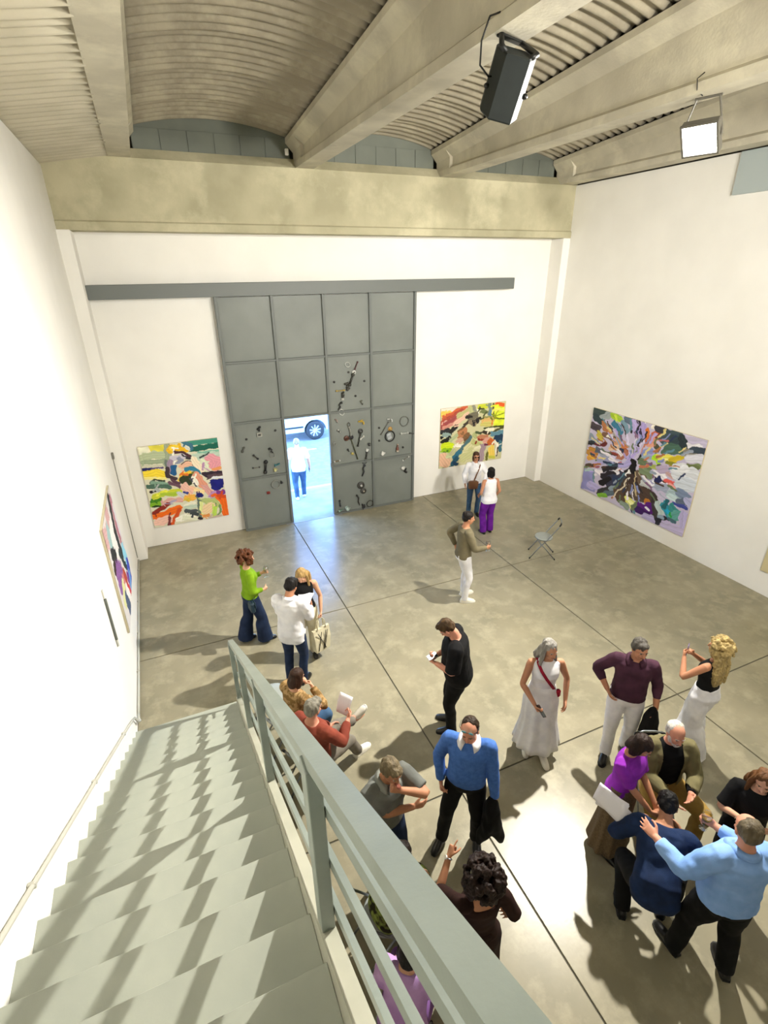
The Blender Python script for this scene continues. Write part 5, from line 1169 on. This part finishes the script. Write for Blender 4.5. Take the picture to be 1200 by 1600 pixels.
# ------------------------------------------------------------------ found objects fixed on the sliding door
AY = DY-.02
AM = {}
def am(c, metal=.0, rough=.45):
    k = 'found_'+c
    return mat(k, c, rough, metal, col2=tuple(x*.7 for x in hexc(c)), nscale=18)
def found(kind, x, z, size, c, label, extra=None, c2=None):
    nm, cat = dict(ring=('wire_ring', 'ring'), disc=('metal_disc', 'disc'), rod=('metal_rod', 'rod'), hook=('metal_hook', 'hook'), bolt=('bolt', 'bolt'), bottle=('bottle', 'bottle'),
                   clamp=('clamp', 'clamp'), clump=('scrap_lump', 'metal scrap'), tap=('water_tap', 'tap'), plate=('metal_plate', 'plate'), cup=('cup', 'cup'))[kind]
    o = empty(nm, (x, AY, z)); tag(o, label, cat, 'found objects on the steel door')
    m = am(c); m2 = am(c2) if c2 else m; RX = Matrix.Rotation(R(90), 4, 'X')
    if kind == 'ring':                                   # wire ring, extra = (squash, tilt)
        sq, tl = extra or (1, 0); T_ = Matrix.Rotation(R(tl), 4, 'Y')
        MB().tube([T_ @ V(size*math.cos(a), -.02, size*sq*math.sin(a)) for a in [2*PI*k/20 for k in range(20)]], max(.006, size*.12), 6, True).build('hoop', m, o, True)
        MB().tube([V(0, .02, size*sq), V(0, -.02, size*sq)], .006, 6).build('peg', m2, o)
    elif kind == 'disc':                                 # stepped disc with hub
        MB().lathe([(size*.2, 0), (size, .0), (size, .018), (size*.8, .026), (size*.45, .02), (size*.4, .04), (size*.1, .042)], 20, RX).build('plate', m, o, True)
        MB().lathe([(size*.32, .03), (size*.30, .052), (size*.05, .055)], 12, RX).build('hub', m2, o, True)
    elif kind == 'rod':                                  # rod to (dx,dz) with end knobs
        dx, dz = extra; e = V(dx, -.03, dz)
        MB().tube([V(0, -.03, 0), V(dx*.5, -.035, dz*.5), e], size, 8).build('shaft', m, o, True)
        for p in (V(0, -.03, 0), e): MB().ell(p, (size*1.9, size*1.7, size*1.9), 10, 7).build('end', m2, o, True)
        MB().tube([V(dx*.5, .02, dz*.5), V(dx*.5, -.03, dz*.5)], .006, 6).build('peg', m, o)
    elif kind == 'hook':                                 # curved hook
        dx, dz = extra
        MB().tube([V(0, -.02, 0), V(dx*.7, -.04, dz*.2), V(dx*.4, -.04, dz*.55), V(dx*.9, -.035, dz*.85), V(dx, -.02, dz)], [size, size*1.1, size, size*.9, size*.6], 8).build('curve', m, o, True)
        MB().ell((0, -.02, 0), (size*2, size*1.6, size*1.6), 10, 7).build('eye', m2, o, True)
    elif kind == 'bolt':
        MB().lathe([(.021, 0), (.021, .012), (.012, .012), (.012, .045), (.003, .048)], 6, RX).build('bolt_head', m, o)
        MB().lathe([(.028, -.002), (.028, .003), (.02, .004)], 12, RX).build('washer', m2, o)
    elif kind == 'bottle':
        T_ = Matrix.Translation((0, -.04, -size)) @ Matrix.Rotation(R(extra or 0), 4, 'Y')
        MB().lathe([(size*.05, 0), (size*.30, .0), (size*.32, size*.1), (size*.32, size*1.0), (size*.12, size*1.35), (size*.11, size*1.85)], 14, T_).build('glass_body', m, o, True)
        MB().lathe([(size*.14, size*1.80), (size*.15, size*2.0), (size*.05, size*2.02)], 10, T_).build('cap', m2, o)
        MB().lathe([(size*.335, size*.05), (size*.335, size*.4)], 14, T_, False).build('band', m2, o)
    elif kind == 'clamp':
        T_ = Matrix.Rotation(R(extra or 0), 4, 'Y')
        MB().bbox((-size, -.03, -size*.25), (size, 0, size*.25), .005, T_).build('jaw', m, o); MB().bbox((-size*.9, -.05, -size*.1), (-size*.45, -.01, size*.7), .005, T_).build('arm', m2, o); MB().lathe([(size*.25, 0), (size*.25, .05), (size*.1, .055)], 8, T_ @ Matrix.Translation((size*.5, 0, 0)) @ RX).build('screw', m2, o)
    elif kind == 'clump':                                # rusted lump of fused metal
        g = MB(); rd = random.Random(int(x*1000+z*100))
        for k in range(7): g.ell((rd.uniform(-.6, .6)*size, -.03, rd.uniform(-1, 1)*size), (size*rd.uniform(.3, .55), .026, size*rd.uniform(.3, .6)), 8, 6)
        g.build('lump', m, o, True); MB().lathe([(.018, 0), (.022, .06), (.006, .066)], 8, RX).build('stud', m2, o)
    elif kind == 'tap':
        MB().tube([V(-size, -.03, size*.3), V(0, -.04, size*.3), V(size*.5, -.05, size*.1), V(size*.5, -.06, -size*.6)], size*.22, 8).build('spout', m, o, True)
        MB().lathe([(size*.25, 0), (size*.3, .03), (size*.15, .06)], 10, Matrix.Translation((0, -.02, size*.3)) @ RX).build('valve', m2, o, True); MB().bbox((-size*.4, -.06, size*.55), (size*.4, -.04, size*.75), .004).build('handle', m2, o)
    elif kind == 'plate':
        T_ = Matrix.Rotation(R(extra or 0), 4, 'Y')
        MB().bbox((-size, -.03, -size*.8), (size, 0, size*.8), .008, T_).build('slab_piece', m, o); MB().bbox((-size*.5, -.045, -size*.35), (size*.5, -.03, size*.35), .006, T_).build('inlay', m2, o)
    elif kind == 'cup':
        MB().lathe([(size*.7, -size), (size*.75, -size*.9), (size, size), (size*.9, size), (size*.6, -size*.85)], 14, Matrix.Translation((0, -size*.9, 0)) @ Matrix.Rotation(R(extra or 0), 4, 'Y'), False).build('bowl', m, o, True)
        MB().tube([V(size, -size*.9, size*.5), V(size*1.6, -size*.9, size*.2), V(size*.9, -size*.9, -size*.5)], size*.18, 6).build('handle', m2, o, True)
    return o
for a in [
 ('ring', 3.93, 3.63, .06, 'c9ccc4', 'white bent wire loop at the top of the junk trail', (.8, 30)),
 ('rod', 4.17, 3.67, .010, '5a3034', 'thin dark red rod beside the white wire loop', (-.07, -.15)),
 ('disc', 4.08, 3.45, .045, 'd8d8d2', 'small white disc with a dark centre on the junk trail', None, '2a2a2a'),
 ('rod', 4.05, 3.40, .021, '35362f', 'thick dark bar slanting down from the small white disc', (-.09, -.22)),
 ('clump', 3.90, 3.15, .075, '3e3d35', 'dark fused metal lump below the thick bar'),
 ('rod', 3.64, 3.07, .012, 'b09a52', 'yellowish brass rod lying crosswise on the junk trail', (.18, .0)),
 ('clump', 3.79, 2.97, .05, '2f2f2a', 'small black metal lump under the brass rod'),
 ('plate', 3.78, 2.87, .032, 'c8c8c0', 'small pale square plate under the black lump'),
 ('hook', 3.74, 2.79, .018, '2c2c28', 'black curved hook reaching over a door bar', (-.08, -.16)),
 ('ring', 3.74, 2.57, .055, 'd6d8d2', 'white oval shackle over the horizontal door bar', (1.3, -25)),
 ('bolt', 3.60, 3.27, 0, '33342f', 'dark bolt at the left of the slanting bar'), ('bolt', 4.33, 3.23, 0, '33342f', 'dark bolt at the right of the slanting bar'),
 ('bolt', 4.10, 2.91, 0, '33342f', 'dark bolt above the grey fan-shaped plate'), ('bolt', 3.95, 3.46, 0, '4a4a44', 'small bolt left of the white disc'),
 ('clamp', 4.24, 2.74, .06, '5f6259', 'grey fan-shaped clamp low in the third door column', 60),
 ('hook', 3.58, 2.42, .010, 'a58c88', 'pinkish little hook under the white shackle', (.05, -.08)),
 ('clamp', 3.65, 2.13, .055, '4a4a46', 'black and white clamp near the door opening', 35, 'b8b8b2'),
 ('ring', 3.53, 1.83, .035, '9a9c96', 'small steel shackle near the door opening', (1.2, 20)),
 ('ring', 3.90, 2.26, .035, '4c4a42', 'dark eyelet on top of a leaning rod', (1.2, 0)),
 ('rod', 3.91, 2.20, .016, '8f918a', 'steel rod hanging from the dark eyelet', (.03, -.20)),
 ('disc', 3.83, 1.93, .065, '5a3626', 'rust brown disc below the steel rod', None, '3a2a20'),
 ('disc', 3.95, 1.94, .058, '26262a', 'black disc touching the rust brown disc', None, '3a3a3a'),
 ('rod', 3.95, 1.88, .012, '4f5238', 'long thin greenish rod leaning under the two discs', (.14, -.49)),
 ('clamp', 3.86, 1.63, .04, '22242a', 'small black clamp left of the long greenish rod', 50),
 ('plate', 3.97, 1.53, .035, 'b8a962', 'yellowish little plate on the long greenish rod', 15),
 ('tap', 4.22, 2.28, .085, 'c9a83a', 'yellow brass tap in the third door column'),
 ('disc', 4.19, 2.06, .062, '2c2d2b', 'dark pulley wheel under the brass tap', None, '6a6c68'),
 ('rod', 4.18, 1.98, .015, '35352f', 'dark rod hanging from the pulley wheel', (-.07, -.26)),
 ('rod', 4.26, 1.93, .014, 'd0d0c8', 'short white bar beside the pulley rod', (-.08, -.06)),
 ('clump', 4.40, 1.70, .04, '2a2b2c', 'black lump beside the third door column edge'),
 ('cup', 4.34, 1.57, .035, 'cfd2d0', 'small white cup over the black lump', 20),
 ('rod', 4.34, 1.52, .016, '2e2f2c', 'dark pipe under the small white cup', (-.03, -.15)),
 ('rod', 3.50, 1.40, .012, '7a6a4a', 'bronze lever beside the door lock', (.13, .01), 'd8d8d4'),
 ('ring', 4.27, 1.27, .055, '1f2226', 'black coiled ring on the lower door bar', (.8, 0)),
 ('hook', 4.27, 1.18, .017, '24272c', 'long black hook under the coiled ring', (-.07, -.27)),
 ('disc', 4.16, 0.67, .095, '3a3a36', 'dark metal disc with a pale hub low on the door', None, 'c8c8c4'),
 ('disc', 4.22, 0.51, .078, '403e38', 'gear wheel just under the dark metal disc', None, 'a8a090'),
 ('hook', 4.04, 0.42, .015, '2e2e2c', 'bent black wire frame near the door foot', (.06, -.28)),
 ('ring', 4.39, 0.13, .085, '33332f', 'black coil wheel at the foot of the door', (1, 0)),
 ('clump', 4.20, 0.09, .06, '26262a', 'black scrap heap at the foot of the door'),
 ('bottle', 3.53, 0.16, .08, '5a7a6a', 'green glass bottle at the foot of the door by the opening', 70, 'a8c0b4'),
 ('rod', 3.58, 0.36, .014, '2f3030', 'short dark rod over the green glass bottle', (.01, -.14)),
 ('cup', 3.76, 0.12, .05, 'b8ccc6', 'pale glass cup at the foot of the door', -20),
 ('tap', 4.96, 2.25, .075, 'd6d8d6', 'white enamel tap in the fourth door column', None, '8a8c8a'),
 ('rod', 4.92, 2.20, .012, '6a6c66', 'long grey rod slanting from the white enamel tap', (-.20, -.28)),
 ('disc', 4.97, 2.02, .055, 'b0853a', 'amber coloured disc above the big black ring', None, 'd8c07a'),
 ('ring', 4.96, 1.84, .125, '17181a', 'big black rubber ring in the fourth door column', (1.05, 0)),
 ('plate', 4.94, 1.84, .075, 'b4b8ba', 'silver plate inside the big black ring', 75),
 ('ring', 5.35, 2.17, .115, '6f726c', 'large thin wire hoop in the fourth door column', (1.05, 0)),
 ('rod', 5.26, 1.87, .015, 'b8bab4', 'silver bar under the thin wire hoop', (.18, .0)), ('rod', 5.50, 1.85, .012, '3a3a38', 'dark bolt rod sticking over the door edge', (.10, -.02)),
 ('cup', 4.75, 1.43, .045, 'dcdcd6', 'white cup on the lower bar of the fourth column', 30),
 ('bottle', 5.15, 1.52, .10, '6a3426', 'red-brown bottle with a pale band in the fourth column', 4, 'c8bca8'),
 ('bolt', 4.68, 2.08, 0, '33342f', 'dark bolt left of the amber disc'), ('bolt', 4.68, 1.76, 0, '33342f', 'dark bolt left of the big black ring'), ('bolt', 5.32, 1.50, 0, '33342f', 'dark bolt right of the red-brown bottle'),
 ('rod', 5.47, 1.24, .012, '7a7c76', 'steel rod with a white tip in the bottom right panel', (-.16, -.08), 'd8d8d4'),
 ('hook', 5.32, 0.95, .032, '1c1c1e', 'black and white horn-shaped curl in the bottom right panel', (.10, -.14), 'd4d4d0'),
 ('clump', 1.81, 2.41, .045, '1e1f20', 'black knob at the top of the left door panel'),
 ('plate', 1.81, 2.28, .06, 'a8a89e', 'pale triangular bracket under the black knob', 0, '4a4a46'),
 ('bolt', 2.17, 2.33, 0, '3a3a38', 'dark bolt at the right of the left door panel'), ('bolt', 1.52, 2.21, 0, '3a3a38', 'dark bolt at the left of the left door panel'),
 ('rod', 1.44, 2.04, .014, '54554e', 'short grey rod at the edge of the left door panel', (-.04, -.09)),
 ('rod', 1.63, 1.83, .013, '26272a', 'black dumb-bell shaped rod on the left door panel', (.08, -.09)),
 ('rod', 1.88, 1.64, .024, '111214', 'upright black handle on the left door panel', (-.04, -.24)),
 ('hook', 2.00, 1.93, .018, '2a2a2c', 'small black arc over a wire loop on the left door panel', (.06, -.10)),
 ('ring', 2.04, 1.78, .055, '8a8c86', 'thin wire loop hanging on the left door panel', (1.2, 0)),
 ('rod', 1.58, 1.54, .011, '7c7c74', 'small bar with two dark ends on the left door panel', (.14, 0), '3a3a38'),
 ('clamp', 2.13, 1.53, .065, '3f7f88', 'teal leaf-shaped clamp on the left door panel', -20),
 ('cup', 2.07, 1.42, .035, 'c8c48a', 'little cream cup under the teal clamp', 0),
 ('ring', 2.05, 1.06, .095, '8e908a', 'steel hand-wheel ring low on the left door panel', (1, 0)),
 ('clump', 2.19, 1.09, .03, '17181c', 'black knob beside the steel hand-wheel ring'),
 ('plate', 1.86, 0.88, .04, '8a2a22', 'small red square plate low on the left door panel', 0, '5a1a18'),
]:
    kw = {}
    if len(a) > 6 and a[6] is not None: kw['extra'] = a[6]
    if len(a) > 7: kw['c2'] = a[7]
    found(*a[:6], **kw)

# ------------------------------------------------------------------ outside: pavement, road, parked car
struct(MB().box((-14, YB+.32, -.25), (24, 13.1, -.01)).build('ground_pavement', M_PAVE))
struct(MB().bbox((-14, 13.1, -.25), (24, 13.25, -.01), .01).build('trim_4', mat('kerb_stone', 'b5b7ba', .8)))
struct(MB().box((-14, 13.25, -.25), (24, 30, -.06)).build('ground_road', M_ROAD))
MB().box((3.9, 16.6, -.062), (4.6, 16.72, -.056)).build('road_mark', M_WHITE, bpy.data.objects['ground_road'])
car = empty('car', (3.6, 18.55, -.06)); tag(car, 'pale silver car parked across the street seen through the open door', 'car')
M_CAR = mat('car_paint', 'c9d2da', .25, .2); M_TYRE = mat('tyre', '2e3336', .8); M_RIM = mat('rim', 'c8ccd0', .3, .6); M_CGL = mat('car_window', '28343c', .08)
def arch(cx, r, n=9): return [(cx-r*math.cos(PI*k/n), .34+r*math.sin(PI*k/n)) for k in range(n+1)]
prof = [(-2.15, .36)]+arch(-1.3, .42)+arch(1.3, .42)+[(2.12, .36), (2.2, .62), (2.1, .86), (1.25, 1.02), (.55, 1.48), (-.9, 1.56), (-1.75, 1.42), (-2.2, 1.0), (-2.22, .6)]
b = MB(); b.prism(prof, 'y', -.86, .86); b.build('body', M_CAR, car)
for sgn in (-1, 1):
    yy = sgn*.865
    for pts in ([(-1.6, 1.06), (-1.5, 1.36), (-.9, 1.46), (-.45, 1.46), (-.45, 1.04)], [(-.35, 1.04), (-.35, 1.46), (.45, 1.41), (1.02, 1.04)]):
        MB().prism(pts, 'y', yy-.006, yy+.006).build('side_window', M_CGL, car)
    MB().prism([(-.42, .98), (-.40, .98), (-.40, .45), (-.42, .45)], 'y', yy-.006, yy+.004).build('door_gap', M_BLACK, car)
    MB().bbox((-.85, yy-.012, .50), (.86, yy+.012, .56), .004).build('sill_trim', M_TYRE, car)
    MB().bbox((.05, yy-.02, .88), (.2, yy+.02, .91), .005).build('door_handle', M_CAR, car)
    for cx in (-1.3, 1.3):
        w = empty('wheel', (cx, sgn*.76, .345)); w.parent = car; T_ = Matrix.Rotation(R(90), 4, 'X')
        MB().lathe([(.22, -.10), (.33, -.11), (.345, -.08), (.345, .08), (.33, .11), (.22, .10)], 28, T_, False).build('tyre', M_TYRE, w, True)
        MB().lathe([(.05, -.06), (.215, -.05), (.228, -.085), (.23, .085), (.215, .05), (.05, .06)], 28, T_).build('rim', mat('rim_dark', '5a6064', .5), w, True)
        for k in range(9):
            A_ = Matrix.Rotation(2*PI*k/9, 4, 'Y'); MB().bbox((-.020, sgn*.07-.02, .04), (.020, sgn*.07+.02, .222), .005, A_).build('spoke', M_RIM, w)
        MB().lathe([(.055, -.10), (.06, 0), (.055, .10)], 12, T_).build('hub_cap', M_RIM, w)
MB().prism([(1.30, 1.02), (.60, 1.46), (.56, 1.45), (1.24, .99)], 'y', -.7, .7).build('windscreen', M_CGL, car)
